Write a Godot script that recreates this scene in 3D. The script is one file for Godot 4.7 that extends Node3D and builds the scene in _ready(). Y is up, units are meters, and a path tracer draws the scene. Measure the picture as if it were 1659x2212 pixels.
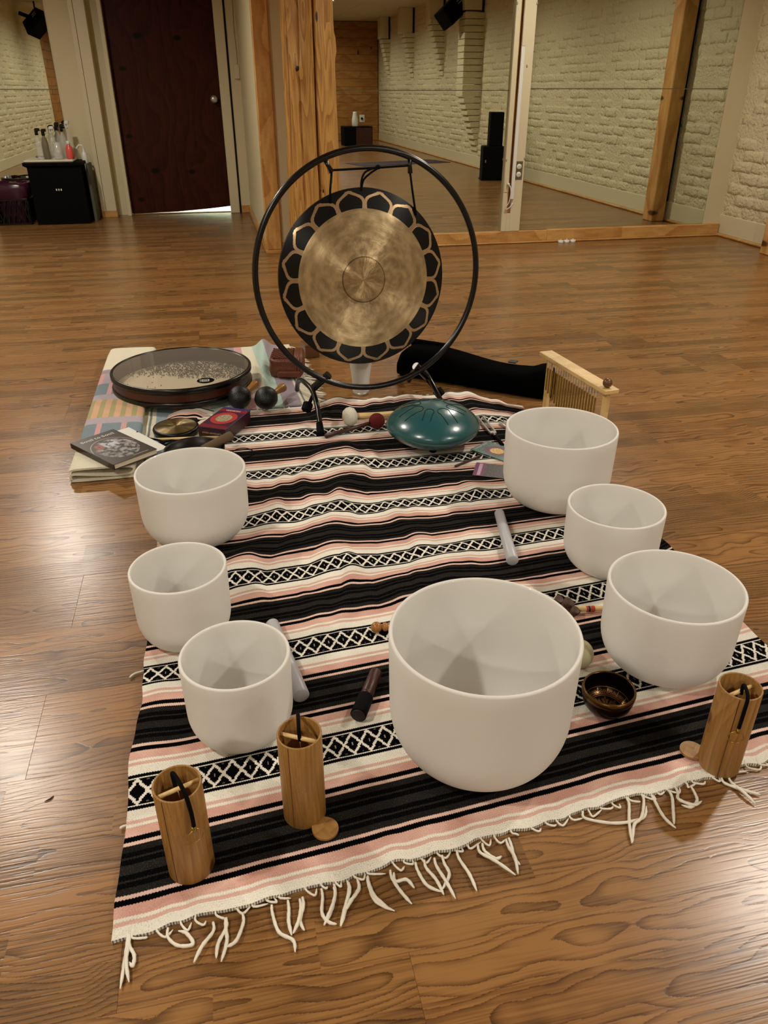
extends Node3D

# ---------------------------------------------------------------- mesh builder
class G:
	var st := SurfaceTool.new()
	var tf := Transform3D()
	var grain := -1
	var ks := 1.0
	var uvo := Vector2.ZERO
	func _init():
		st.begin(Mesh.PRIMITIVE_TRIANGLES)
		st.set_smooth_group(-1)
	func sm(on):
		st.set_smooth_group(0 if on else -1)
		return self
	func v(p: Vector3, uv: Vector2):
		st.set_uv(uv)
		st.add_vertex(tf * p)
	func tri(a: Vector3, b: Vector3, c: Vector3, ua := Vector2.ZERO, ub := Vector2.ZERO, uc := Vector2.ZERO):
		v(a, ua)
		v(c, uc)
		v(b, ub)
	func quad(a, b, c, d, ua := Vector2(0, 0), ub := Vector2(1, 0), uc := Vector2(1, 1), ud := Vector2(0, 1)):
		tri(a, b, c, ua, ub, uc)
		tri(a, c, d, ua, uc, ud)
	func uv_of(p: Vector3, o: Vector3) -> Vector2:
		var ax := 0
		var q := o.abs()
		if q.y > q.x and q.y >= q.z:
			ax = 1
		elif q.z > q.x:
			ax = 2
		var i := (ax + 1) % 3
		var j := (ax + 2) % 3
		if grain == j:
			j = i
			i = grain
		return Vector2(p[i], p[j]) * ks + uvo
	func face(pts: Array, o: Vector3):
		var n := Vector3.ZERO
		for i in range(1, pts.size() - 1):
			n += (pts[i] - pts[0]).cross(pts[i + 1] - pts[0])
		var rev := n.dot(o) < 0.0
		for i in range(1, pts.size() - 1):
			var a: Vector3 = pts[0]
			var b: Vector3 = pts[i]
			var c: Vector3 = pts[i + 1]
			if rev:
				tri(a, c, b, uv_of(a, o), uv_of(c, o), uv_of(b, o))
			else:
				tri(a, b, c, uv_of(a, o), uv_of(b, o), uv_of(c, o))
	# chamfered box
	func box(c: Vector3, s: Vector3, b := 0.0):
		var h := s * 0.5
		b = minf(b, minf(h.x, minf(h.y, h.z)) * 0.9)
		for ax in 3:
			var i := (ax + 1) % 3
			var j := (ax + 2) % 3
			for sg in [-1.0, 1.0]:
				var pts := []
				for q in [[-1, -1], [1, -1], [1, 1], [-1, 1]]:
					var p := Vector3.ZERO
					p[ax] = sg * h[ax]
					p[i] = q[0] * (h[i] - b)
					p[j] = q[1] * (h[j] - b)
					pts.append(c + p)
				var o := Vector3.ZERO
				o[ax] = sg
				face(pts, o)
			if b > 0.0:
				for si in [-1.0, 1.0]:
					for sj in [-1.0, 1.0]:
						var pts := []
						for q in [[-1.0, 0], [-1.0, 1], [1.0, 1], [1.0, 0]]:
							var p := Vector3.ZERO
							p[ax] = q[0] * (h[ax] - b)
							p[i] = si * (h[i] - (b if q[1] == 1 else 0.0))
							p[j] = sj * (h[j] - (0.0 if q[1] == 1 else b))
							pts.append(c + p)
						var o := Vector3.ZERO
						o[i] = si
						o[j] = sj * 0.999
						face(pts, o)
		if b > 0.0:
			for sx in [-1.0, 1.0]:
				for sy in [-1.0, 1.0]:
					for sz in [-1.0, 1.0]:
						var k := Vector3(sx, sy, sz)
						var r := h - Vector3(b, b, b)
						face([c + k * Vector3(h.x, r.y, r.z), c + k * Vector3(r.x, h.y, r.z), c + k * Vector3(r.x, r.y, h.z)], k)
		return self
	# profile of (radius, y); outside lies to the right of a profile that climbs
	func lathe(pf: Array, seg := 48, um := 1.0):
		var dist := [0.0]
		for i in range(1, pf.size()):
			dist.append(dist[i - 1] + (pf[i] - pf[i - 1]).length())
		var tot: float = maxf(dist[-1], 1e-6)
		for j in seg:
			var a0 := TAU * j / seg
			var a1 := TAU * (j + 1) / seg
			var d0 := Vector3(cos(a0), 0, sin(a0))
			var d1 := Vector3(cos(a1), 0, sin(a1))
			if j == seg - 1:
				d1 = Vector3(1, 0, 0)
			for i in pf.size() - 1:
				var p: Vector2 = pf[i]
				var q: Vector2 = pf[i + 1]
				var u0 := um * j / seg
				var u1 := um * (j + 1) / seg
				var A := d0 * p.x + Vector3(0, p.y, 0)
				var B := d0 * q.x + Vector3(0, q.y, 0)
				var C := d1 * q.x + Vector3(0, q.y, 0)
				var D := d1 * p.x + Vector3(0, p.y, 0)
				var va: float = dist[i] / tot
				var vb: float = dist[i + 1] / tot
				if q.x > 1e-6:
					tri(A, B, C, Vector2(u0, va), Vector2(u0, vb), Vector2(u1, vb))
				if p.x > 1e-6:
					tri(A, C, D, Vector2(u0, va), Vector2(u1, vb), Vector2(u1, va))
				elif q.x <= 1e-6:
					pass
		return self
	func tube(pts: Array, rad, seg := 8, caps := true, flat_ends := false):
		var n := pts.size()
		var rs := []
		for i in n:
			rs.append(rad[i] if rad is Array else rad)
		var t0: Vector3 = (pts[1] - pts[0]).normalized()
		var nn := t0.cross(Vector3(0.31, 0.87, 0.38))
		if nn.length() < 0.1:
			nn = t0.cross(Vector3(1, 0, 0))
		nn = nn.normalized()
		var rings := []
		var len := 0.0
		var lens := []
		for i in n:
			var t: Vector3
			if i == 0:
				t = pts[1] - pts[0]
			elif i == n - 1:
				t = pts[n - 1] - pts[n - 2]
			else:
				t = (pts[i + 1] - pts[i]).normalized() + (pts[i] - pts[i - 1]).normalized()
			t = t.normalized()
			nn = (nn - t * nn.dot(t)).normalized()
			var bb := nn.cross(t)
			var ring := []
			for j in seg:
				var a := TAU * j / seg
				ring.append(pts[i] + (nn * cos(a) + bb * sin(a)) * rs[i])
			rings.append(ring)
			if i > 0:
				len += (pts[i] - pts[i - 1]).length()
			lens.append(len)
		for i in n - 1:
			for j in seg:
				var k := (j + 1) % seg
				var u0 := float(j) / seg
				var u1 := float(j + 1) / seg
				quad(rings[i][j], rings[i + 1][j], rings[i + 1][k], rings[i][k], Vector2(lens[i], u0), Vector2(lens[i + 1], u0), Vector2(lens[i + 1], u1), Vector2(lens[i], u1))
		if caps:
			if flat_ends:
				sm(false)
			for e in [0, n - 1]:
				var o: Vector3 = (pts[0] - pts[1]) if e == 0 else (pts[n - 1] - pts[n - 2])
				face(rings[e], o)
			if flat_ends:
				sm(true)
		return self
	func ball(c: Vector3, r: Vector3, seg := 20, rows := 12):
		var keep := tf
		tf = tf * Transform3D(Basis.from_scale(r), c)
		var pf := []
		for i in rows + 1:
			var a := -PI / 2 + PI * i / rows
			pf.append(Vector2(0.0 if i == 0 or i == rows else cos(a), sin(a)))
		lathe(pf, seg)
		tf = keep
		return self
	# flat outline in x,z between two heights
	func prism(poly: PackedVector2Array, y0: float, y1: float):
		var idx := Geometry2D.triangulate_polygon(poly)
		for i in range(0, idx.size(), 3):
			var a := poly[idx[i]]
			var b := poly[idx[i + 1]]
			var c := poly[idx[i + 2]]
			face([Vector3(a.x, y1, a.y), Vector3(b.x, y1, b.y), Vector3(c.x, y1, c.y)], Vector3.UP)
			face([Vector3(a.x, y0, a.y), Vector3(b.x, y0, b.y), Vector3(c.x, y0, c.y)], Vector3.DOWN)
		var cw := Geometry2D.is_polygon_clockwise(poly)
		for i in poly.size():
			var a := poly[i]
			var b := poly[(i + 1) % poly.size()]
			var o := Vector3(b.y - a.y, 0, a.x - b.x) * (-1.0 if cw else 1.0)
			face([Vector3(a.x, y0, a.y), Vector3(b.x, y0, b.y), Vector3(b.x, y1, b.y), Vector3(a.x, y1, a.y)], o)
		return self
	func done() -> ArrayMesh:
		st.generate_normals()
		st.index()
		return st.commit()

# ---------------------------------------------------------------- scene helpers
var taken := {}
var M := {}
var rng := RandomNumberGenerator.new()

func numbered(called: String) -> String:
	if not taken.has(called):
		taken[called] = 0
		return called
	taken[called] += 1
	return "%s_%03d" % [called, taken[called]]

func thing(called: String, label: String, category: String, at := Vector3.ZERO, turn := 0.0, group := "") -> Node3D:
	var o := Node3D.new()
	o.name = numbered(called)
	add_child(o)
	o.position = at
	o.rotation.y = turn
	o.set_meta("label", label)
	o.set_meta("category", category)
	if group != "":
		o.set_meta("group", group)
	return o

func struct(called: String, label := "") -> Node3D:
	var o := Node3D.new()
	o.name = numbered(called)
	add_child(o)
	o.set_meta("kind", "structure")
	if label != "":
		o.set_meta("label", label)
		o.set_meta("category", called.get_slice("_", 0))
	return o

func part(parent: Node, called: String, g, m: Material) -> MeshInstance3D:
	var o := MeshInstance3D.new()
	o.name = called
	o.mesh = g if g is Mesh else g.done()
	o.material_override = m
	parent.add_child(o, true)
	return o

func mat(c: Color, rough := 0.6, metal := 0.0) -> StandardMaterial3D:
	var m := StandardMaterial3D.new()
	m.albedo_color = c
	m.roughness = rough
	m.metallic = metal
	return m

func noise(w: int, h: int, freq: float, seed_: int, oct := 3, kind := FastNoiseLite.TYPE_SIMPLEX_SMOOTH) -> PackedByteArray:
	var f := FastNoiseLite.new()
	f.seed = seed_
	f.frequency = freq
	f.noise_type = kind
	f.fractal_octaves = oct
	var im := f.get_seamless_image(w, h)
	im.convert(Image.FORMAT_L8)
	return im.get_data()

func noise_tex(w: int, h: int, freq: float, seed_: int, oct := 4) -> ImageTexture:
	return ImageTexture.create_from_image(Image.create_from_data(w, h, false, Image.FORMAT_L8, noise(w, h, freq, seed_, oct)))

func rgb_tex(w: int, h: int, d: PackedByteArray) -> ImageTexture:
	return ImageTexture.create_from_image(Image.create_from_data(w, h, false, Image.FORMAT_RGB8, d))

func grey_tex(w: int, h: int, d: PackedByteArray) -> ImageTexture:
	return ImageTexture.create_from_image(Image.create_from_data(w, h, false, Image.FORMAT_L8, d))

func bump(m: StandardMaterial3D, t: Texture2D, cm: float) -> StandardMaterial3D:
	m.heightmap_enabled = true
	m.heightmap_texture = t
	m.heightmap_scale = cm
	return m

func tri_map(m: StandardMaterial3D, scale: Vector3, world := false) -> StandardMaterial3D:
	m.uv1_triplanar = true
	m.uv1_world_triplanar = world
	m.uv1_scale = scale
	return m

func spline(ctrl: Array, n: int) -> Array:
	var out := []
	var c := ctrl.size()
	for s in c - 1:
		var p0: Vector3 = ctrl[maxi(s - 1, 0)]
		var p1: Vector3 = ctrl[s]
		var p2: Vector3 = ctrl[s + 1]
		var p3: Vector3 = ctrl[mini(s + 2, c - 1)]
		for i in n:
			out.append(p1.cubic_interpolate(p2, p0, p3, float(i) / n))
	out.append(ctrl[c - 1])
	return out

func line_pts(a: Vector3, b: Vector3, n: int) -> Array:
	var out := []
	for i in n + 1:
		out.append(a.lerp(b, float(i) / n))
	return out

# ---------------------------------------------------------------- textures
func make_floor_textures() -> Array:
	var W := 1024
	var H := 2048
	var wa := noise(256, 1024, 0.010, 11, 1)
	var wb := noise(256, 1024, 0.02, 12, 2)
	var fim := Image.create_from_data(32, 2048, false, Image.FORMAT_L8, noise(32, 2048, 0.2, 13, 4))
	fim.resize(W, H, Image.INTERPOLATE_CUBIC)
	var fi := fim.get_data()
	var col := PackedByteArray()
	col.resize(W * H * 3)
	var hei := PackedByteArray()
	hei.resize(W * H)
	rng.seed = 71
	for p in 8:
		for s in 3:
			var y0 := p * 256 + int(s * 85.34)
			var y1 := p * 256 + int((s + 1) * 85.34)
			if s == 2:
				y1 = p * 256 + 256
			var cuts := [0]
			var at := rng.randi_range(120, 620)
			while at < W - 90:
				cuts.append(at)
				at += rng.randi_range(330, 720)
			cuts.append(W)
			for k in cuts.size() - 1:
				var u0: int = cuts[k]
				var u1: int = cuts[k + 1]
				var tone := rng.randf_range(-0.2, 0.22)
				var flat_sawn := rng.randf() < 0.6
				var v0 := rng.randf_range(-0.02, 0.02) if flat_sawn else rng.randf_range(0.05, 0.09)
				var d0 := rng.randf_range(0.004, 0.02)
				var tilt := rng.randf_range(0.02, 0.05) * (1.0 if rng.randf() < 0.5 else -1.0)
				if tilt < 0:
					d0 += -tilt * (u1 - u0) * 0.00117
				var rw := rng.randf_range(85.0, 150.0)
				var ox := rng.randi_range(0, 255)
				var oy := rng.randi_range(0, 1023)
				var red := rng.randf_range(-0.02, 0.03)
				for y in range(y0, y1):
					var vv := (y - (y0 + y1) * 0.5) * 0.00078 - v0
					var nb := (((y >> 1) + oy) & 1023) * 256
					var fb := y * W
					for x in range(u0, u1):
						var xs := (x >> 1) + ox
						var a := wa[nb + (xs & 255)] - 128
						var b := wb[nb + (xs & 255)] - 128
						var xx := vv + a * 0.00010
						var yy := d0 + tilt * (x - u0) * 0.00117 + b * 0.00004
						var r := sqrt(xx * xx + yy * yy) * rw
						r -= floorf(r)
						var f := (fi[fb + x] - 128) * 0.0020
						var t := 0.17 + r * r * r * r * 0.66 - tone + f + b * 0.0006
						t = clampf(t, 0.0, 1.0)
						var i := y * W + x
						hei[i] = int(255.0 * (1.0 - clampf(t * 0.8 + f * 1.6, 0.0, 1.0)))
						var j := i * 3
						col[j] = int(lerpf(150.0, 66.0, t))
						col[j + 1] = int(lerpf(109.0, 42.0, t) - red * 60.0)
						col[j + 2] = int(lerpf(63.0, 21.0, t) - red * 60.0)
	return [rgb_tex(W, H, col), grey_tex(W, H, hei)]

func make_wood(w: int, h: int, light: Color, dark: Color, knot: Color, knots: int, rings: float, seed_: int, warp := 0.22) -> Array:
	rng.seed = seed_
	var ks := []
	for i in knots:
		ks.append([rng.randf() * w, rng.randf_range(0.12, 0.88) * h, rng.randf_range(0.5, 1.0)])
	var wa := noise(w / 4, h, 0.008, seed_ + 1, 2)
	var fi := noise(w / 16, h, 0.18, seed_ + 2, 3)
	var col := PackedByteArray()
	col.resize(w * h * 3)
	var hei := PackedByteArray()
	hei.resize(w * h)
	for y in h:
		for x in w:
			var push := 0.0
			var kn := 0.0
			for q in ks:
				var dx: float = x - q[0]
				if dx > w * 0.5:
					dx -= w
				elif dx < -w * 0.5:
					dx += w
				if absf(dx) > 90.0:
					continue
				var dy: float = y - q[1]
				var sz: float = q[2]
				var e := dx * dx / (1500.0 * sz) + dy * dy / (420.0 * sz)
				if e < 8.0:
					push += signf(dy) * 16.0 * sz * exp(-e * 0.5)
					kn = maxf(kn, clampf(1.35 - dx * dx / (150.0 * sz) - dy * dy / (90.0 * sz), 0.0, 1.0))
			var v := float(y) + push + (wa[y * (w / 4) + (x >> 2)] - 128) * warp
			var r := v / h * rings
			r -= floorf(r)
			var f := (fi[y * (w / 16) + (x >> 4)] - 128) * 0.003
			var t := clampf(0.15 + r * r * 0.65 + f, 0.0, 1.0)
			var c := light.lerp(dark, t).lerp(knot, kn)
			var i := y * w + x
			hei[i] = int(255.0 * clampf(1.0 - t * 0.7 - kn * 0.3, 0.0, 1.0))
			col[i * 3] = int(c.r * 255.0)
			col[i * 3 + 1] = int(c.g * 255.0)
			col[i * 3 + 2] = int(c.b * 255.0)
	return [rgb_tex(w, h, col), grey_tex(w, h, hei)]

const SPAN := 1.856     # striped blanket, front edge to back edge
const FRONT := -0.658   # z of its front edge

func make_blanket_textures() -> Array:
	var W := 1024      # 0.6 m
	var H := 2048      # SPAN
	var big := noise(256, 256, 0.02, 31, 3)
	var fine := noise(512, 512, 0.35, 32, 2)
	var col := PackedByteArray()
	col.resize(W * H * 3)
	var hei := PackedByteArray()
	hei.resize(W * H)
	rng.seed = 5
	var wob := PackedFloat32Array()
	for x in W:
		wob.append(0.0012 * sin(x * TAU / 6.4))
	var white := Color(0.905, 0.89, 0.84)
	var pink := Color(0.81, 0.625, 0.565)
	var pale := Color(0.87, 0.745, 0.69)
	var black := Color(0.028, 0.027, 0.03)
	var coal := Color(0.15, 0.14, 0.13)
	for y in H:
		var s := SPAN * y / H
		for x in W:
			var th := wob[x] * (1.0 if (y >> 2) & 1 else -1.0) * 0.35
			var q := fposmod(s - 0.101 + 0.137 + th, 0.274) - 0.137
			var d := absf(q)
			var n := (fine[(y & 511) * 512 + (x & 511)] - 128) / 128.0
			var m := (big[((y >> 1) & 255) * 256 + ((x >> 2) & 255)] - 128) / 128.0
			var c: Color
			var speck := 0.10
			if d < 0.040:
				c = coal
				if (d > 0.008 and d < 0.017) or (d > 0.0205 and d < 0.029):
					c = black
				elif d > 0.029:
					c = coal.lerp(black, 0.2 + 0.25 * m)
				speck = 0.45
				if n > 0.48:
					c = c.lerp(Color(0.62, 0.58, 0.5), (n - 0.48) * 0.8)
			elif d < 0.0465:
				c = pale
			elif d < 0.0555:
				c = black
				speck = 0.02
			elif d < 0.073:
				c = pink.lerp(pale, clampf(0.35 + m * 0.5 - (d - 0.0555) * 10.0, 0.0, 1.0))
			elif d < 0.0785:
				c = white
			elif d < 0.085:
				c = pink.lerp(white, 0.25)
			elif d < 0.104:
				c = white
				if n < -0.66:
					c = c.lerp(Color(0.55, 0.53, 0.5), 0.5)
			elif d < 0.110:
				c = black
				speck = 0.02
			else:
				# woven lattice of diamonds
				var e := fposmod(s - 0.101, 0.274) - 0.137
				e = roundf(e / 0.0026) * 0.0026 / 0.027
				var a := roundf(x * 0.6 / W / 0.0021) * 0.0021 / 0.0571429
				a -= floorf(a)
				var zig := (absf(a - 0.5) * 4.0 - 1.0) * 0.82
				c = black
				speck = 0.02
				if absf(e - zig) < 0.165 or absf(e + zig) < 0.165 or absf(e) > 0.95:
					c = white
				elif absf(e) < 0.14 and (absf(a - 0.5) < 0.016 or absf(a - 0.5) > 0.484):
					c = white.lerp(black, 0.35)
				elif absf(e) > 0.68 and absf(e) < 0.84 and absf(absf(a - 0.5) - 0.25) < 0.03 and n > -0.3:
					c = white.lerp(black, 0.6)
			var k := 1.0 + speck * n + 0.05 * m
			var i := y * W + x
			col[i * 3] = int(clampf(c.r * k, 0.0, 1.0) * 255.0)
			col[i * 3 + 1] = int(clampf(c.g * k, 0.0, 1.0) * 255.0)
			col[i * 3 + 2] = int(clampf(c.b * k, 0.0, 1.0) * 255.0)
			# weave relief: fat weft beads in offset rows
			var row := (y >> 2)
			var bead := sin((x + (row & 1) * 3.2) * TAU / 6.4) * 0.5 + 0.5
			var rib := sin((y & 3) * PI / 3.0)
			hei[i] = int(255.0 * clampf(0.25 + 0.5 * bead * rib + 0.2 * n, 0.0, 1.0))
	return [rgb_tex(W, H, col), grey_tex(W, H, hei)]

func make_pastel_textures() -> Array:
	# two looks of the same soft blanket: along-stripes (flat part) and checks (folded strip)
	var out := []
	var fuzz := noise(512, 512, 0.22, 41, 3)
	var cream := Color(0.86, 0.84, 0.75)
	var blue := Color(0.55, 0.62, 0.66)
	var rose := Color(0.80, 0.62, 0.61)
	var mint := Color(0.70, 0.79, 0.74)
	var lilac := Color(0.61, 0.56, 0.60)
	var peach := Color(0.82, 0.66, 0.53)
	var grey := Color(0.45, 0.46, 0.46)
	var bands := [[0.05, cream], [0.062, grey], [0.085, cream], [0.175, blue], [0.28, rose], [0.385, cream], [0.49, mint], [0.585, lilac], [0.64, rose], [0.72, cream], [0.80, mint], [0.905, lilac], [0.92, cream], [0.93, grey], [1.01, cream]]
	for k in 2:
		var W := 512
		var H := 512
		var col := PackedByteArray()
		col.resize(W * H * 3)
		for y in H:
			var v := float(y) / H
			for x in W:
				var u := float(x) / W
				var n := (fuzz[y * W + x] - 128) / 128.0
				var c := cream
				if k == 0:
					for b in bands:
						if u + n * 0.004 < b[0]:
							c = b[1]
							break
				else:
					var w := v + n * 0.004
					if w < 0.17:
						c = cream
					elif w < 0.285:
						c = rose if fposmod(u + 0.18, 0.42) < 0.09 else blue.darkened(0.12)
					elif w < 0.33:
						c = lilac.lightened(0.2)
					elif w < 0.475:
						c = Color(0.66, 0.62, 0.45) if fposmod(u + n * 0.01, 0.2) < 0.09 else peach
					elif w < 0.52:
						c = lilac.lightened(0.2)
					elif w < 0.62:
						c = rose if fposmod(u + 0.18, 0.42) < 0.09 else blue.darkened(0.12)
					elif w < 0.72:
						c = lilac.lightened(0.15) if fposmod(u, 0.34) > 0.1 else rose
					elif w < 0.76:
						c = lilac
				var q := 1.0 + 0.09 * n
				var i := (y * W + x) * 3
				col[i] = int(clampf(c.r * q, 0, 1) * 255.0)
				col[i + 1] = int(clampf(c.g * q, 0, 1) * 255.0)
				col[i + 2] = int(clampf(c.b * q, 0, 1) * 255.0)
		out.append(rgb_tex(W, H, col))
	out.append(grey_tex(512, 512, fuzz))
	return out

const PETAL := [0.452, 0.458, 0.464, 0.466, 0.458, 0.435, 0.385, 0.295, 0.17, 0.07, 0.0]

func make_gong_textures() -> Array:
	# u runs round the disc, v from the centre to the rim
	var W := 2048
	var H := 512
	var mot := noise(512, 256, 0.03, 51, 4)
	var dents := noise(512, 128, 0.09, 52, 2)
	var groove := noise(16, 512, 0.4, 53, 2)
	var col := PackedByteArray()
	col.resize(W * H * 3)
	var hei := PackedByteArray()
	hei.resize(W * H)
	var rou := PackedByteArray()
	rou.resize(W * H)
	var met := PackedByteArray()
	met.resize(W * H)
	for y in H:
		var v := (y + 0.5) / H
		for x in W:
			var u := float(x) / W
			var n := (mot[((y >> 1) & 255) * 512 + (x >> 2)] - 128) / 128.0
			var dn := (dents[((y >> 2) & 127) * 512 + (x >> 2)]) / 255.0
			var gr := (groove[y * 16 + (x >> 7)] - 128) / 128.0
			var i := y * W + x
			var c: Color
			var h := 0.5
			var ro := 0.34
			var me := 0.72
			if v < 0.782:
				c = Color(0.84, 0.75, 0.58).lerp(Color(0.66, 0.57, 0.42), clampf(0.45 + n * 0.7, 0.0, 1.0))
				if v < 0.258:
					c = c.lerp(Color(0.50, 0.37, 0.2), 0.25)
				if v > 0.250 and v < 0.264:
					c = c.darkened(0.35)
				h = 0.5 + gr * 0.2 + dn * 0.35
				ro = 0.5 + 0.12 * n
			else:
				# dark band with sixteen brass petals
				var a := fposmod(u * 16.0, 1.0) - 0.5
				var w := (v - 0.782) / 0.2
				# petal side profile: half width as a function of height
				var f := clampf(w, 0.0, 0.9499) / 0.95 * 10.0
				var k := int(f)
				var hw: float = lerpf(PETAL[k], PETAL[k + 1], f - k)
				var k0 := maxi(k - 1, 0)
				var k2 := mini(k + 2, 10)
				var sl: float = 1.71 * (PETAL[k2] - PETAL[k0]) / ((k2 - k0) * 0.095)
				var gap := absf(absf(a) - hw) * 0.342 / sqrt(1.0 + sl * sl)
				var on := w < 0.955 and gap < 0.0165
				if w > 0.85 and w < 0.97 and absf(a) < 0.03:
					on = true
				if w < 0.32 and absf(a) > 0.45:
					on = true
				if on:
					c = Color(0.74, 0.63, 0.49)
					h = 0.4
					ro = 0.36
				else:
					c = Color(0.052, 0.046, 0.036) * (1.0 + 0.25 * n)
					h = 0.6 + 0.1 * n
					ro = 0.55
					me = 0.2
			hei[i] = int(clampf(h, 0, 1) * 255)
			rou[i] = int(clampf(ro, 0, 1) * 255)
			met[i] = int(me * 255)
			col[i * 3] = int(clampf(c.r, 0, 1) * 255)
			col[i * 3 + 1] = int(clampf(c.g, 0, 1) * 255)
			col[i * 3 + 2] = int(clampf(c.b, 0, 1) * 255)
	return [rgb_tex(W, H, col), grey_tex(W, H, hei), grey_tex(W, H, rou), grey_tex(W, H, met)]

func wood_mat(t: Array, rough: float, relief: float, tint := Color.WHITE) -> StandardMaterial3D:
	var m := mat(tint, rough)
	m.albedo_texture = t[0]
	bump(m, t[1], relief)
	return m

func make_materials():
	var ft := make_floor_textures()
	M.floor = wood_mat(ft, 0.27, 0.016)
	M.floor.metallic_specular = 0.5
	var pine := make_wood(1024, 256, Color(0.80, 0.62, 0.36), Color(0.66, 0.45, 0.22), Color(0.30, 0.16, 0.07), 7, 7.0, 21)
	M.pine = wood_mat(pine, 0.42, 0.03)
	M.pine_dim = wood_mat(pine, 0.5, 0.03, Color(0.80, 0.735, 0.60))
	M.pale_wood = wood_mat(make_wood(512, 128, Color(0.88, 0.76, 0.52), Color(0.80, 0.66, 0.42), Color(0.7, 0.5, 0.3), 0, 6.0, 24), 0.45, 0.01)
	var logw := make_wood(1024, 512, Color(0.80, 0.62, 0.34), Color(0.56, 0.37, 0.16), Color(0.22, 0.12, 0.05), 3, 7.0, 22, 1.1)
	M.log = wood_mat(logw, 0.38, 0.08)
	var bam := make_wood(512, 128, Color(0.64, 0.48, 0.26), Color(0.53, 0.375, 0.18), Color(0.35, 0.2, 0.08), 1, 12.0, 23)
	M.bamboo = wood_mat(bam, 0.4, 0.012)
	M.bamboo_pale = wood_mat(bam, 0.45, 0.01, Color(1.0, 0.98, 0.92))
	M.bamboo_pale.albedo_color = Color(1, 1, 1)
	var paint := noise_tex(512, 512, 0.02, 61, 5)
	M.brick = tri_map(bump(mat(Color(0.81, 0.765, 0.62), 0.62), paint, 0.7), Vector3(3.3, 3.3, 3.3), true)
	M.plaster = tri_map(bump(mat(Color(0.81, 0.765, 0.62), 0.6), noise_tex(256, 256, 0.08, 62, 3), 0.05), Vector3(2, 2, 2), true)
	M.trim = mat(Color(0.81, 0.77, 0.64), 0.4)
	M.tile = tri_map(bump(mat(Color(0.80, 0.77, 0.68), 0.8), noise_tex(512, 512, 0.07, 63, 4), 0.5), Vector3(2, 2, 2), true)
	M.mirror = mat(Color(0.86, 0.88, 0.84), 0.0, 1.0)
	M.mirror_edge = mat(Color(0.55, 0.56, 0.46), 0.3)
	var dw := make_wood(512, 256, Color(0.25, 0.10, 0.045), Color(0.17, 0.06, 0.025), Color(0.07, 0.03, 0.02), 4, 9.0, 25)
	M.door = wood_mat(dw, 0.5, 0.01)
	M.door.metallic_specular = 0.25
	M.brown = wood_mat(dw, 0.4, 0.01, Color(1, 1, 1))
	M.black = mat(Color(0.02, 0.02, 0.02), 0.25)
	M.black_soft = mat(Color(0.022, 0.022, 0.024), 0.75)
	M.black_soft.metallic_specular = 0.22
	M.black_gap = mat(Color(0.012, 0.012, 0.012), 0.9)
	M.steel = mat(Color(0.78, 0.78, 0.76), 0.3, 0.75)
	M.brass = mat(Color(0.66, 0.55, 0.27), 0.3, 0.85)
	M.white_plastic = mat(Color(0.86, 0.86, 0.83), 0.35)
	var lens := mat(Color(1, 0.95, 0.85), 0.5)
	lens.emission_enabled = true
	lens.emission = Color(1.0, 0.86, 0.66)
	lens.emission_energy_multiplier = 14.0
	M.lamp_glow = lens
	var bt := make_blanket_textures()
	var bl := wood_mat(bt, 0.92, 0.11)
	bl.metallic_specular = 0.12
	M.blanket = bl
	M.yarn = bump(mat(Color(0.90, 0.88, 0.82), 0.9), noise_tex(128, 128, 0.2, 64, 2), 0.05)
	M.yarn_plain = mat(Color(0.90, 0.88, 0.82), 0.9)
	var pt := make_pastel_textures()
	M.pastel = bump(mat(Color.WHITE, 0.95), pt[2], 0.15)
	M.pastel.albedo_texture = pt[0]
	M.checks = bump(mat(Color.WHITE, 0.95), pt[2], 0.15)
	M.checks.albedo_texture = pt[1]
	M.wool = tri_map(bump(mat(Color(0.86, 0.84, 0.76), 0.95), pt[2], 0.15), Vector3(5, 5, 5))
	var q := mat(Color(0.93, 0.925, 0.905), 0.5)
	q.backlight_enabled = true
	q.backlight = Color(0.6, 0.595, 0.58)
	q = tri_map(bump(q, noise_tex(256, 256, 0.3, 65, 2), 0.006), Vector3(14, 14, 14))
	M.quartz = q
	var qi := mat(Color(0.93, 0.925, 0.905), 0.45)
	qi.backlight_enabled = true
	qi.backlight = Color(0.6, 0.595, 0.58)
	qi.clearcoat_enabled = true
	qi.clearcoat = 0.7
	qi.clearcoat_roughness = 0.03
	M.quartz_in = qi
	var gt := make_gong_textures()
	var gm := mat(Color.WHITE, 1.0, 1.0)
	gm.albedo_texture = gt[0]
	bump(gm, gt[1], 0.12)
	gm.roughness_texture = gt[2]
	gm.metallic_texture = gt[3]
	gm.anisotropy_enabled = true
	gm.anisotropy = -0.95
	M.gong = gm
	M.gong_edge = mat(Color(0.06, 0.05, 0.035), 0.4, 0.6)
	M.brown_wood = wood_mat([dw[0], dw[1]], 0.4, 0.02, Color(1, 1, 1))
	M.honey = mat(Color(0.62, 0.42, 0.20), 0.28)
	M.chestnut = mat(Color(0.40, 0.26, 0.17), 0.3)
	M.leather = tri_map(bump(mat(Color(0.40, 0.20, 0.11), 0.38), paint, 0.1), Vector3(12, 12, 12))
	M.leather_dark = mat(Color(0.24, 0.11, 0.06), 0.45)
	M.leather_black = tri_map(bump(mat(Color(0.025, 0.025, 0.02), 0.42), paint, 0.12), Vector3(14, 14, 14))
	M.bag_cloth = mat(Color(0.012, 0.012, 0.013), 0.95)
	M.bag_cloth.metallic_specular = 0.12

# ---------------------------------------------------------------- the room
const XL := -2.73
const XR := 3.76
const ZM := -5.46      # mirror wall
const ZD := -7.45      # door wall
const ZB := 7.3        # wall behind the camera
const CEIL := 2.2

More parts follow.
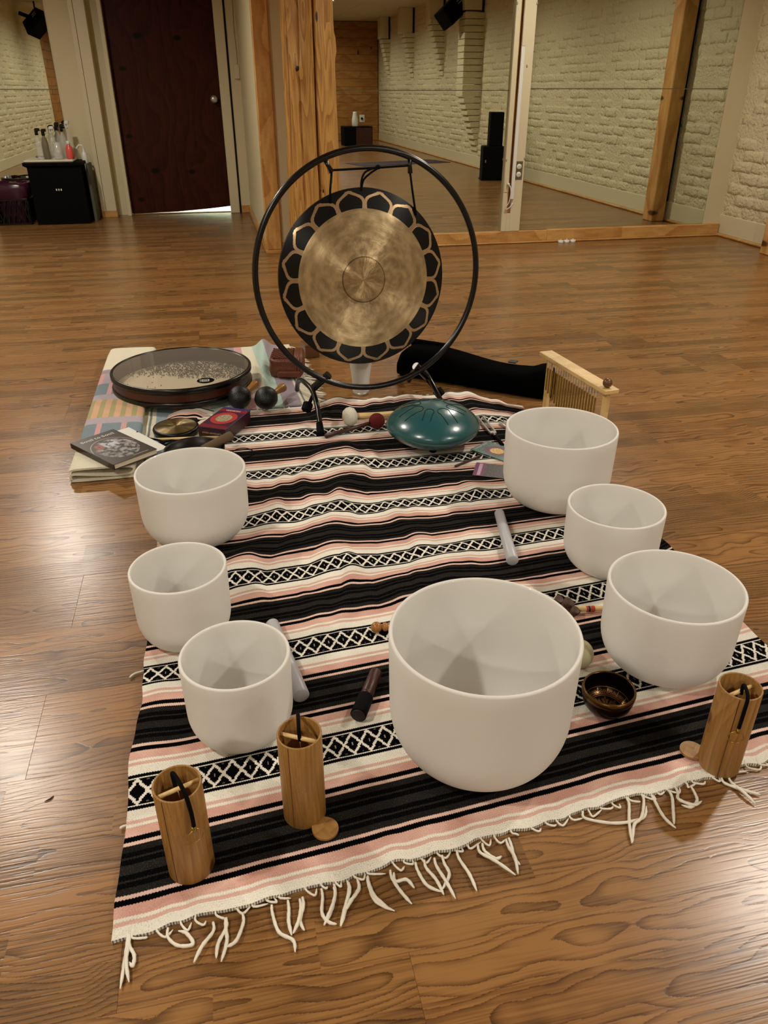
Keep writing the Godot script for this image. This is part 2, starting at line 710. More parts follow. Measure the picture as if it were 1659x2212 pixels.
func build_view():
	var cam := Camera3D.new()
	cam.name = "camera"
	add_child(cam)
	cam.position = Vector3(0, 0.97, 0)
	cam.rotation = Vector3(deg_to_rad(-28.93), deg_to_rad(-12.0), 0)
	cam.keep_aspect = Camera3D.KEEP_HEIGHT
	cam.fov = rad_to_deg(2.0 * atan(1106.0 / 1650.0))
	cam.near = 0.02
	cam.far = 60.0
	cam.current = true
	var we := WorldEnvironment.new()
	we.name = "world_environment"
	var e := Environment.new()
	e.background_mode = Environment.BG_COLOR
	e.background_color = Color(0, 0, 0)
	e.tonemap_mode = Environment.TONE_MAPPER_LINEAR
	e.tonemap_exposure = EXPOSURE
	e.sdfgi_enabled = true
	e.ssao_enabled = true
	e.ssil_enabled = true
	we.environment = e
	add_child(we)

const EXPOSURE := 1.0
const LAMP_ENERGY := 2.6
const LAMP_COLOR := Color(1.0, 0.965, 0.91)
const LAMPS := [[-1.3, -5.35], [-1.3, -3.2], [-1.3, -0.7], [-1.3, 1.8], [-1.3, 4.3], [2.15, -4.25], [2.15, -1.75], [2.15, 0.75], [2.15, 3.25], [2.15, 5.75]]

func build_lamps():
	var ring := G.new()
	ring.sm(true)
	ring.lathe([Vector2(0.062, 0.0), Vector2(0.070, -0.012), Vector2(0.088, -0.010), Vector2(0.09, 0.0)].map(func(p): return p), 32)
	var ringm := ring.done()
	var lens := G.new()
	lens.lathe([Vector2(0.0, -0.006), Vector2(0.064, -0.006)], 32)
	var lensm := lens.done()
	for i in LAMPS.size():
		var side := "left" if LAMPS[i][0] < 0 else "right"
		var nth: String = ["nearest the mirror wall", "second from the mirror wall", "third from the mirror wall", "fourth from the mirror wall", "farthest from the mirror wall"][i % 5]
		var t := thing("ceiling_light", "round recessed ceiling light in the %s row, %s" % [side, nth], "ceiling light", Vector3(LAMPS[i][0], CEIL, LAMPS[i][1]), 0.0, "recessed ceiling lights")
		part(t, "trim_ring", ringm, M.white_plastic)
		part(t, "glowing_lens", lensm, M.lamp_glow)
		var l := SpotLight3D.new()
		l.name = "lamp_light"
		l.spot_angle = 84.0
		l.spot_angle_attenuation = 0.6
		l.spot_range = 30.0
		l.spot_attenuation = 2.0
		l.light_size = 0.06
		l.light_color = LAMP_COLOR
		l.light_energy = LAMP_ENERGY
		l.shadow_enabled = true
		l.rotation.x = -PI / 2
		l.position.y = -0.03
		t.add_child(l)

func slab(parent, called, lo: Vector3, hi: Vector3, m, bev := 0.0, grain := -1, ks := 1.0, uvo := Vector2.ZERO) -> MeshInstance3D:
	var g := G.new()
	g.grain = grain
	g.ks = ks
	g.uvo = uvo
	g.box((lo + hi) * 0.5, hi - lo, bev)
	return part(parent, called, g, m)

func build_floor():
	var f := struct("floor", "honey brown wood laminate floor of long planks")
	slab(f, "subfloor", Vector3(XL - 0.3, -0.12, -9.2), Vector3(XR + 0.3, -0.0095, ZB + 0.3), M.black_gap)
	var meshes := []
	for p in 8:
		for flip in 2:
			var g := G.new()
			g.box(Vector3(0, -0.0045, 0), Vector3(1.2, 0.009, 0.2), 0.0003)
			var am := g.done()
			# lay the texture: u along the board, v across its band of the sheet
			var arr := am.surface_get_arrays(0)
			var vs: PackedVector3Array = arr[Mesh.ARRAY_VERTEX]
			var uv := PackedVector2Array()
			for q in vs:
				var u := clampf(q.x / 1.2 + 0.5, 0.002, 0.998)
				var w := clampf(q.z / 0.2 + 0.5, 0.008, 0.992)
				if flip == 1:
					u = 1.0 - u
					w = 1.0 - w
				uv.append(Vector2(u, (p + w) / 8.0))
			arr[Mesh.ARRAY_TEX_UV] = uv
			var m2 := ArrayMesh.new()
			m2.add_surface_from_arrays(Mesh.PRIMITIVE_TRIANGLES, arr)
			meshes.append(m2)
	rng.seed = 9
	var count := 0
	var rest := SurfaceTool.new()
	rest.begin(Mesh.PRIMITIVE_TRIANGLES)
	var z := -7.57
	var last := 0.3
	while z < ZB + 0.1:
		last = fposmod(last + rng.randf_range(0.33, 0.85), 1.2)
		var x := XL - last
		while x < XR:
			var mid := Vector3(x + 0.6, 0, z + 0.1)
			var behind := z + 0.1 < ZM - 0.12 and x > 0.42
			if not behind:
				var mesh: ArrayMesh = meshes[rng.randi_range(0, 15)]
				if count < 298 and z < 2.6:
					var o := part(f, "plank", mesh, M.floor)
					o.position = mid
					count += 1
				else:
					rest.append_from(mesh, 0, Transform3D(Basis(), mid))
			x += 1.2002
		z += 0.2001
	var r := part(f, "planks_beyond", rest.commit(), M.floor)
	r.set_meta("kind", "stuff")

func brick_variants() -> Array:
	var out := []
	rng.seed = 17
	for k in 8:
		var g := G.new()
		g.sm(true)
		var nx := 6
		var ny := 3
		var w := 0.209
		var h := 0.07
		var P := []
		for j in ny + 1:
			var row := []
			for i in nx + 1:
				var ex := i == 0 or i == nx
				var ey := j == 0 or j == ny
				var d := rng.randf_range(-0.0014, 0.0018)
				if ex or ey:
					d -= rng.randf_range(0.0, 0.0035)
				row.append(Vector3(w * (float(i) / nx - 0.5) + (rng.randf_range(-0.004, 0.004) if not ex else rng.randf_range(-0.003, 0.003)), h * (float(j) / ny - 0.5) + rng.randf_range(-0.005, 0.005), 0.0085 + d))
			P.append(row)
		for j in ny:
			for i in nx:
				g.quad(P[j][i], P[j][i + 1], P[j + 1][i + 1], P[j + 1][i])
		# sides back to the wall
		for i in nx:
			var a: Vector3 = P[0][i]
			var b: Vector3 = P[0][i + 1]
			g.quad(a * Vector3(1, 1, 0) + Vector3(0, -0.003, -0.004), b * Vector3(1, 1, 0) + Vector3(0, -0.003, -0.004), b, a)
			a = P[ny][i]
			b = P[ny][i + 1]
			g.quad(a, b, b * Vector3(1, 1, 0) + Vector3(0, 0.003, -0.004), a * Vector3(1, 1, 0) + Vector3(0, 0.003, -0.004))
		for j in ny:
			var a: Vector3 = P[j][0]
			var b: Vector3 = P[j + 1][0]
			g.quad(a, b, b * Vector3(1, 1, 0) + Vector3(-0.003, 0, -0.004), a * Vector3(1, 1, 0) + Vector3(-0.003, 0, -0.004))
			a = P[j][nx]
			b = P[j + 1][nx]
			g.quad(b, a, a * Vector3(1, 1, 0) + Vector3(0.003, 0, -0.004), b * Vector3(1, 1, 0) + Vector3(0.003, 0, -0.004))
		out.append(g.done())
	return out

var bricks := []

# bricks on a plane x = const whose face points towards sx; the first ones become single parts
func brick_field(parent, x: float, sx: float, z0: float, z1: float, y0: float, y1: float, singles: int):
	var rest := SurfaceTool.new()
	rest.begin(Mesh.PRIMITIVE_TRIANGLES)
	var n := 0
	var ncol := int((z1 - z0) / 0.208)
	var nrow := int((y1 - y0) / 0.0745)
	for c in ncol:
		for r in nrow:
			var z := z0 + 0.104 + c * 0.208 + (0.104 if r & 1 else 0.0)
			if z > z1 - 0.08:
				continue
			var y := y0 + 0.037 + r * 0.0745
			var b := Basis(Vector3.UP, (PI / 2) * sx) * Basis(Vector3(0, 0, 1), rng.randf_range(-0.012, 0.012)) * Basis(Vector3(0, 1, 0), rng.randf_range(-0.015, 0.015))
			var t := Transform3D(b, Vector3(x + sx * rng.randf_range(-0.0065, 0.0015), y + rng.randf_range(-0.002, 0.002), z))
			var m: ArrayMesh = bricks[rng.randi_range(0, 7)]
			if n < singles:
				var o := part(parent, "brick", m, M.brick)
				o.transform = t
			else:
				rest.append_from(m, 0, t)
			n += 1
	var o := part(parent, "bricks_beyond", rest.commit(), M.brick)
	o.set_meta("kind", "stuff")

func corbel(parent, z: float, y_bot: float, y_top: float, reach: float, wide: float):
	# courses of painted brick, each standing a little further out than the one below
	var n := int(round((y_top - y_bot) / 0.075))
	var steps := mini(n, 10)
	for i in n:
		var k := minf(1.0, float(i + 1) / steps)
		var d := reach * k
		var g := G.new()
		var y := y_bot + i * 0.075
		g.box(Vector3(XR - d * 0.5 + 0.01, y + 0.0365, z + wide * 0.5 + rng.randf_range(-0.003, 0.003)), Vector3(d + 0.02, 0.069, wide + rng.randf_range(-0.006, 0.006)), 0.006)
		part(parent, "brick_course", g, M.brick)

func build_walls():
	bricks = brick_variants()
	rng.seed = 33
	# right wall: whitewashed brick
	var wr := struct("wall_right", "whitewashed rough brick wall with stepped brick corbels")
	slab(wr, "mortar_bed", Vector3(XR - 0.0045, 0, ZM - 0.2), Vector3(XR + 0.25, CEIL + 0.1, ZB + 0.2), M.brick)
	brick_field(wr, XR, -1.0, ZM + 0.03, ZB, 0.15, CEIL, 296)
	corbel(wr, 0.42, 0.21, 1.88, 0.27, 0.28)
	corbel(wr, 2.28, 1.16, 1.90, 0.24, 0.26)
	corbel(wr, 4.2, 1.16, 1.82, 0.2, 0.26)
	corbel(wr, 6.15, 1.16, 1.84, 0.17, 0.26)
	for q in [[0.42, 1.88, 0.27], [2.28, 1.90, 0.24], [4.2, 1.82, 0.24], [6.15, 1.84, 0.2]]:
		slab(wr, "boxed_beam", Vector3(XR - q[2] - 0.005, q[1], q[0] + 0.02), Vector3(XR, CEIL, q[0] + 0.27), M.plaster, 0.004)
		slab(wr, "shadow_gap", Vector3(XR - 0.04, q[1] - 0.02, q[0] + 0.004), Vector3(XR - 0.012, CEIL, q[0] + 0.02), M.black_gap)
	# flat pilaster with an open black joint, seen in the mirror
	slab(wr, "pilaster", Vector3(XR - 0.1, 0, -1.36), Vector3(XR, CEIL, -1.2), M.plaster, 0.004)
	slab(wr, "shadow_gap", Vector3(XR - 0.085, 0.03, -1.375), Vector3(XR - 0.01, CEIL, -1.36), M.black_gap)
	var br := struct("baseboard_right", "tall white baseboard with thin pine shoe along the brick wall")
	slab(br, "board", Vector3(XR - 0.012, 0.018, ZM + 0.0), Vector3(XR + 0.01, 0.152, ZB), M.trim, 0.004)
	slab(br, "shoe", Vector3(XR - 0.03, 0.002, ZM + 0.002), Vector3(XR - 0.012, 0.022, ZB), M.pine, 0.006, 2, 0.5)
	# left wall
	var wl := struct("wall_left", "whitewashed brick wall seen in the left mirror")
	slab(wl, "mortar_bed", Vector3(XL - 0.25, 0, ZD - 0.2), Vector3(XL + 0.0045, CEIL + 0.1, ZB + 0.2), M.brick)
	brick_field(wl, XL, 1.0, ZD + 0.02, 2.3, 0.13, CEIL, 0)
	rng.seed = 44
	for i in 15:
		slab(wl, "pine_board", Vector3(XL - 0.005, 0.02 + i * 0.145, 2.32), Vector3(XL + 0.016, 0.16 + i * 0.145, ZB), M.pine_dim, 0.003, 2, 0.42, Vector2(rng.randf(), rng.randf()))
	var bl := struct("baseboard_left")
	slab(bl, "board", Vector3(XL - 0.01, 0.0, ZD + 0.01), Vector3(XL + 0.014, 0.13, 2.3), M.trim, 0.004)
	# wall behind the camera: pine boards
	var wb := struct("wall_back", "knotty pine board wall at the far end, seen in the mirror")
	slab(wb, "sheathing", Vector3(XL - 0.2, 0, ZB + 0.02), Vector3(XR + 0.2, CEIL + 0.1, ZB + 0.2), M.black_gap)
	for i in 15:
		var cut := rng.randf_range(0.2, 2.2)
		var y := 0.005 + i * 0.146
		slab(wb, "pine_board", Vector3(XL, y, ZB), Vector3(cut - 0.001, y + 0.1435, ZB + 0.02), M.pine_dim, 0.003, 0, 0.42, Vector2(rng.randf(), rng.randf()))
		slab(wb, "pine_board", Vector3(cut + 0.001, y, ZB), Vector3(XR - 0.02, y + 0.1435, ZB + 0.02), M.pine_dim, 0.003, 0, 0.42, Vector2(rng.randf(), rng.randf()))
	# mirror wall block and its return towards the door
	var wf := struct("wall_front", "cream plaster wall behind the mirrors, with its return beside the door")
	slab(wf, "plaster", Vector3(0.352, 0, -7.7), Vector3(XR + 0.25, CEIL + 0.1, ZM - 0.006), M.plaster, 0.006)
	slab(wf, "corner_strip", Vector3(3.612, 0.0, ZM - 0.008), Vector3(XR + 0.01, CEIL, ZM + 0.004), M.plaster)
	slab(wf, "white_strip", Vector3(0.446, 0.06, ZM - 0.008), Vector3(0.53, CEIL, ZM + 0.018), M.trim, 0.003)
	# door wall, with the doorway left open
	var wd := struct("wall_door", "cream plaster wall around the dark door")
	slab(wd, "plaster", Vector3(XL - 0.2, 0, ZD - 0.16), Vector3(-0.80, CEIL + 0.1, ZD - 0.006), M.plaster)
	slab(wd, "plaster", Vector3(-0.80, 0, ZD - 0.16), Vector3(-0.715, CEIL + 0.1, ZD - 0.07), M.plaster)
	slab(wd, "plaster", Vector3(0.1797, 0, ZD - 0.16), Vector3(0.36, CEIL + 0.1, ZD), M.plaster)
	slab(wd, "lintel", Vector3(-0.80, 2.04, ZD - 0.16), Vector3(0.18, CEIL + 0.1, ZD), M.plaster)
	slab(wd, "boxed_column", Vector3(-0.925, 0.05, ZD - 0.006), Vector3(-0.888, CEIL, ZD + 0.052), M.trim, 0.002)
	slab(wd, "boxed_column", Vector3(-0.885, 0.05, ZD - 0.006), Vector3(-0.80, CEIL, ZD + 0.055), M.trim, 0.002)
	slab(wd, "column_foot", Vector3(-0.925, 0.0, ZD - 0.006), Vector3(-0.795, 0.05, ZD + 0.062), M.pine, 0.002, 0, 0.6)
	# the lit passage beyond the door
	slab(wd, "passage_wall", Vector3(-1.1, 0, -9.2), Vector3(0.352, CEIL + 0.1, -9.1), M.trim)
	slab(wd, "passage_wall", Vector3(-1.2, 0, -9.2), Vector3(-1.1, CEIL + 0.1, ZD - 0.16), M.trim)
	slab(wd, "passage_wall", Vector3(0.352, 0, -9.2), Vector3(0.45, CEIL + 0.1, -7.7), M.trim)
	slab(wd, "passage_floor", Vector3(-1.1, -0.0094, -9.1), Vector3(0.352, -0.001, -7.573), M.trim)
	var sun := AreaLight3D.new()
	sun.name = "passage_daylight"
	sun.area_size = Vector2(0.9, 0.8)
	sun.light_color = Color(0.72, 0.86, 1.0)
	sun.light_energy = 30.0
	sun.area_range = 20.0
	sun.shadow_enabled = true
	sun.rotation.x = -PI / 2
	sun.position = Vector3(-0.3, 2.1, -8.4)
	wd.add_child(sun)
	# casings
	var t1 := struct("trim_1", "cream door casing")
	slab(t1, "casing", Vector3(-0.715, 0, ZD - 0.10), Vector3(-0.682, 2.07, ZD + 0.012), M.trim, 0.003)
	slab(t1, "casing", Vector3(0.176, 0, ZD - 0.064), Vector3(0.256, 2.07, ZD + 0.018), M.trim, 0.004)
	slab(t1, "casing", Vector3(-0.715, 2.03, ZD - 0.064), Vector3(0.256, 2.12, ZD + 0.016), M.trim, 0.004)
	slab(t1, "shadow_gap", Vector3(0.256, 0, ZD - 0.002), Vector3(0.272, 2.1, ZD + 0.003), M.black_gap)
	slab(t1, "threshold", Vector3(-0.68, 0.0, ZD - 0.12), Vector3(0.176, 0.006, ZD - 0.06), M.pine_dim, 0.002, 0)
	# door with the worn lower corner that lets daylight in
	var d := struct("door_1", "dark brown wooden door with daylight under its worn right corner")
	var poly := PackedVector2Array([Vector2(-0.6815, 0.008), Vector2(-0.30, 0.014), Vector2(0.0, 0.034), Vector2(0.1795, 0.05), Vector2(0.1795, 2.035), Vector2(-0.6815, 2.035)])
	var dg := G.new()
	dg.grain = 2
	dg.tf = Transform3D(Basis(Vector3(1, 0, 0), Vector3(0, 0, 1), Vector3(0, 1, 0)), Vector3.ZERO)
	dg.prism(poly, ZD - 0.105, ZD - 0.065)
	var dm := dg.done()
	part(d, "door_leaf", flipped(dm), M.door)
	var kb := G.new()
	kb.sm(true)
	kb.tf = Transform3D(Basis(Vector3(1, 0, 0), PI / 2), Vector3(0.12, 0.9, ZD - 0.066))
	kb.lathe([Vector2(0, 0.0), Vector2(0.03, 0.0), Vector2(0.03, 0.006), Vector2(0.012, 0.01), Vector2(0.011, 0.03), Vector2(0.026, 0.04), Vector2(0.028, 0.055), Vector2(0.018, 0.066), Vector2(0, 0.067)], 24)
	part(d, "door_knob", kb, M.steel)
	# baseboards of the recess
	var bd := struct("baseboard_door", "low pine baseboard in the door recess")
	slab(bd, "board", Vector3(0.274, 0, ZD), Vector3(0.352, 0.062, ZD + 0.014), M.pine, 0.003, 0)
	slab(bd, "board", Vector3(0.338, 0, ZD + 0.014), Vector3(0.3525, 0.062, ZM + 0.02), M.pine, 0.003, 2)
	slab(bd, "board", Vector3(XL + 0.012, 0, ZD - 0.006), Vector3(-0.926, 0.125, ZD + 0.016), M.pine, 0.003, 0)
	# pine post and mirror rail
	var tp := struct("trim_2", "knotty pine post on the wall corner")
	slab(tp, "post", Vector3(0.346, 0.022, ZM - 0.01), Vector3(0.446, CEIL, ZM + 0.045), M.pine, 0.006, 1, 0.55, Vector2(0.35, 0.2))
	slab(tp, "foot", Vector3(0.342, 0, ZM - 0.008), Vector3(0.46, 0.022, ZM + 0.06), M.pine, 0.003, 0, 0.5)
	slab(tp, "foot_board", Vector3(0.448, 0.02, ZM - 0.008), Vector3(0.535, 0.062, ZM + 0.03), M.pine, 0.003, 0, 0.5)
	var rail := struct("trim_3", "pine rail along the foot of the mirrors")
	var xs := [0.52, 2.0, 2.36, 3.742]
	slab(rail, "rail_board", Vector3(0.53, 0.012, ZM + 0.001), Vector3(2.36, 0.086, ZM + 0.028), M.pine, 0.004, 0, 0.55, Vector2(0.1, 0.4))
	slab(rail, "rail_board", Vector3(2.3605, 0.012, ZM + 0.001), Vector3(3.742, 0.088, ZM + 0.028), M.pine, 0.004, 0, 0.55, Vector2(0.62, 0.1))
	slab(rail, "rail_shoe", Vector3(0.53, 0.002, ZM + 0.001), Vector3(3.738, 0.014, ZM + 0.034), M.pine, 0.003, 0, 0.5)
	# ceiling of textured tiles
	var ce := struct("ceiling", "textured white ceiling tiles")
	slab(ce, "deck", Vector3(XL - 0.3, CEIL + 0.006, -9.2), Vector3(XR + 0.3, CEIL + 0.16, ZB + 0.3), M.plaster)
	var tg := G.new()
	tg.box(Vector3(0, 0.009, 0), Vector3(0.606, 0.018, 0.606), 0.004)
	var tm := tg.done()
	var cols := 11
	var rows := 25
	for i in cols:
		for j in rows:
			if j < 3 and i > 5:
				continue
			var o := part(ce, "ceiling_tile", tm, M.tile)
			o.position = Vector3(XL + 0.29 + i * 0.609, CEIL, ZD + 0.3 + j * 0.609)

func flipped(am: ArrayMesh) -> ArrayMesh:
	# turns the faces of a mesh that was built through a mirroring transform
	var a := am.surface_get_arrays(0)
	var idx: PackedInt32Array = a[Mesh.ARRAY_INDEX]
	for i in range(0, idx.size(), 3):
		var t := idx[i + 1]
		idx[i + 1] = idx[i + 2]
		idx[i + 2] = t
	a[Mesh.ARRAY_INDEX] = idx
	var nn: PackedVector3Array = a[Mesh.ARRAY_NORMAL]
	for i in nn.size():
		nn[i] = -nn[i]
	a[Mesh.ARRAY_NORMAL] = nn
	var m := ArrayMesh.new()
	m.add_surface_from_arrays(Mesh.PRIMITIVE_TRIANGLES, a)
	return m

func mirror_panel(label: String, x0: float, x1: float, y0: float, y1: float, z: float):
	var t := thing("mirror_panel", label, "mirror", Vector3((x0 + x1) * 0.5, y0, z))
	var w := x1 - x0
	var h := y1 - y0
	var g := G.new()
	g.box(Vector3(0, h * 0.5, -0.0005), Vector3(w, h, 0.005), 0.0008)
	part(t, "pane_edge", g, M.mirror_edge)
	var f := G.new()
	f.quad(Vector3(-w / 2 + 0.0006, 0.0006, 0.0022), Vector3(w / 2 - 0.0006, 0.0006, 0.0022), Vector3(w / 2 - 0.0006, h - 0.0006, 0.0022), Vector3(-w / 2 + 0.0006, h - 0.0006, 0.0022))
	part(t, "silvered_face", f, M.mirror)

func build_fixtures():
	mirror_panel("lower mirror panel between the log post and the white post", 0.60, 2.004, 0.086, 0.964, ZM)
	mirror_panel("upper mirror panel between the log post and the white post", 0.60, 2.004, 0.968, CEIL - 0.01, ZM)
	mirror_panel("lower mirror panel right of the white post", 2.143, 3.61, 0.088, 0.974, ZM)
	mirror_panel("upper mirror panel right of the white post", 2.143, 3.61, 0.978, CEIL - 0.01, ZM)
	mirror_panel("lower mirror panel behind the bottles left of the door", -2.0, -1.11, 0.127, 0.971, ZD)
	mirror_panel("upper mirror panel left of the door", -2.0, -1.11, 0.975, CEIL - 0.01, ZD)
	# white post between the mirrors, with conduit, sockets and cable
	var wp := thing("service_post", "white post between the mirrors with conduit and sockets", "post", Vector3(2.0735, 0.086, ZM))
	var hh := CEIL - 0.09
	slab(wp, "board", Vector3(-0.069, 0, -0.004), Vector3(-0.035, hh, 0.03), M.trim, 0.002)
	slab(wp, "board", Vector3(-0.008, 0, -0.004), Vector3(0.069, hh, 0.03), M.trim, 0.002)
	slab(wp, "back_board", Vector3(-0.035, 0, -0.004), Vector3(-0.008, hh, 0.006), M.pine_dim, 0.0, 1)
	slab(wp, "foot_board", Vector3(-0.035, 0, 0.006), Vector3(-0.008, 0.12, 0.03), M.trim, 0.001)
	var cd := slab(wp, "conduit", Vector3(-0.02, 0.215, 0.0305), Vector3(0.004, hh, 0.046), M.white_plastic, 0.002)
	slab(cd, "conduit_cover", Vector3(-0.019, 1.13, 0.046), Vector3(0.003, hh - 0.002, 0.048), M.trim, 0.001)
	var so := slab(wp, "socket_plate", Vector3(0.008, 0.34, 0.0305), Vector3(0.056, 0.455, 0.034), mat(Color(0.36, 0.33, 0.22), 0.5), 0.001)
	for yy in [0.372, 0.422]:
		var og := G.new()
		og.sm(true)
		og.tf = Transform3D(Basis(Vector3(1, 0, 0), PI / 2), Vector3(0.03, yy, 0.034))
		og.lathe([Vector2(0, 0.003), Vector2(0.0155, 0.003), Vector2(0.0175, 0.001), Vector2(0.0175, 0)].map(func(p): return Vector2(p.x, p.y)), 20)
		part(so, "outlet_face", flipped(og.done()), M.white_plastic)
		slab(so, "slot", Vector3(0.024, yy - 0.004, 0.037), Vector3(0.0262, yy + 0.005, 0.0375), M.black_gap)
		slab(so, "slot", Vector3(0.034, yy - 0.004, 0.037), Vector3(0.0362, yy + 0.005, 0.0375), M.black_gap)
	slab(wp, "switch_plate", Vector3(-0.066, 0.26, 0.0305), Vector3(-0.036, 0.36, 0.034), M.trim, 0.001)
	var cb := G.new()
	cb.sm(true)
	cb.tube(spline([Vector3(-0.048, 0.32, 0.036), Vector3(-0.036, 0.30, 0.062), Vector3(-0.028, 0.26, 0.066), Vector3(-0.034, 0.20, 0.06), Vector3(-0.05, 0.165, 0.05), Vector3(-0.045, 0.15, 0.045), Vector3(-0.015, 0.165, 0.04), Vector3(0.005, 0.19, 0.034)], 6), 0.0032, 8)
	part(wp, "cable", cb, M.white_plastic)
	var pl := G.new()
	pl.box(Vector3(-0.044, 0.314, 0.046), Vector3(0.016, 0.014, 0.022), 0.004)
	part(wp, "plug", pl, M.white_plastic)
	for q in [[-0.066, 1.36], [0.066, 1.36], [-0.066, 0.465], [0.066, 0.475], [0.03, 1.02]]:
		var c := G.new()
		c.box(Vector3(q[0], q[1], 0.032), Vector3(0.01, 0.014, 0.008), 0.002)
		part(wp, "mirror_clip", c, M.steel)
	# switch beside the door
	var sw := thing("light_switch", "small cream switch box with cord on the wall beside the door", "switch", Vector3(0.328, 1.05, ZD + 0.001))
	slab(sw, "box", Vector3(-0.022, 0.0, 0), Vector3(0.022, 0.105, 0.02), M.trim, 0.003)
	var cg := G.new()
	cg.sm(true)
	cg.tube(spline([Vector3(0.004, 0.105, 0.006), Vector3(0.006, 0.2, 0.006), Vector3(0.0, 0.35, 0.005), Vector3(0.004, 0.6, 0.005), Vector3(0.004, 1.14, 0.005)], 6), 0.004, 6)
	part(sw, "cord", cg, M.trim)
	# the log post
	var lp := thing("log_post", "tall debarked log post beside the gong, with cracks and knots", "post", Vector3(0.662, 0, ZM + 0.186))
	var lg := G.new()
	lg.sm(true)
	var nz := FastNoiseLite.new()
	nz.seed = 3
	nz.frequency = 1.6
	var rows := 64
	var seg := 256
	var P := []
	for i in rows + 1:
		var y := CEIL * i / rows
		var row := []
		var base := 0.164 + 0.006 * cos(y * 2.2) - y * 0.004
		for j in seg:
			var a := TAU * j / seg
			var r := base + 0.010 * nz.get_noise_3d(cos(a) * 0.5, y * 0.6, sin(a) * 0.5) + 0.004 * nz.get_noise_3d(cos(a) * 4.0, y * 0.8, sin(a) * 4.0 + 9.0)
			# long drying cracks (angle measured from +x towards +z)
			for ck in [[1.445 + 0.03 * sin(y * 2.0), 0.016, 0.045], [2.05 + 0.04 * sin(y * 1.3 + 1.0), 0.012, 0.012], [2.62, 0.012, 0.010]]:
				var da := absf(wrapf(a - ck[0], -PI, PI))
				if da < 0.05:
					r -= ck[2] * exp(-da * da / (ck[1] * ck[1] * 6.0))
			# knots
			for kn in [[2.15, 1.08, 0.018], [1.35, 0.42, 0.012], [0.55, 0.27, 0.016], [0.12, 1.2, 0.02], [0.75, 0.62, 0.012], [2.5, 1.45, 0.014]]:
				var dd := pow(wrapf(a - kn[0], -PI, PI) * 0.17, 2.0) + pow(y - kn[1], 2.0) * 0.45
				r += kn[2] * exp(-dd / 0.0011) - kn[2] * 1.5 * exp(-dd / 0.00010)
			row.append(Vector3(cos(a) * r, y, sin(a) * r))
		P.append(row)
	for i in rows:
		for j in seg:
			var k := (j + 1) % seg
			var u0 := CEIL * i / rows * 0.42
			var u1 := CEIL * (i + 1) / rows * 0.42
			lg.quad(P[i][j], P[i + 1][j], P[i + 1][k], P[i][k], Vector2(u0, j * 2.0 / seg), Vector2(u1, j * 2.0 / seg), Vector2(u1, (j + 1) * 2.0 / seg), Vector2(u0, (j + 1) * 2.0 / seg))
	part(lp, "trunk", lg, M.log)
	for kn in [[2.15, 1.08], [1.35, 0.42], [0.55, 0.27], [2.5, 1.45]]:
		var kg := G.new()
		kg.sm(true)
		kg.ball(Vector3(cos(kn[0]) * 0.156, kn[1], sin(kn[0]) * 0.156), Vector3(0.013, 0.02, 0.011), 12, 8)
		part(lp, "knot", kg, mat(Color(0.16, 0.085, 0.04), 0.5))
	# pine post standing at the right wall
	var rp := thing("pine_post", "square pine post against the whitewashed brick wall", "post", Vector3(3.66, 0, -4.66))
	slab(rp, "shaft", Vector3(-0.055, 0.0, -0.075), Vector3(0.06, CEIL - 0.005, 0.075), M.pine, 0.006, 1, 0.5, Vector2(0.2, 0.7))
	slab(rp, "back_strip", Vector3(0.06, 0.155, -0.05), Vector3(0.085, CEIL - 0.005, 0.05), M.black_gap)

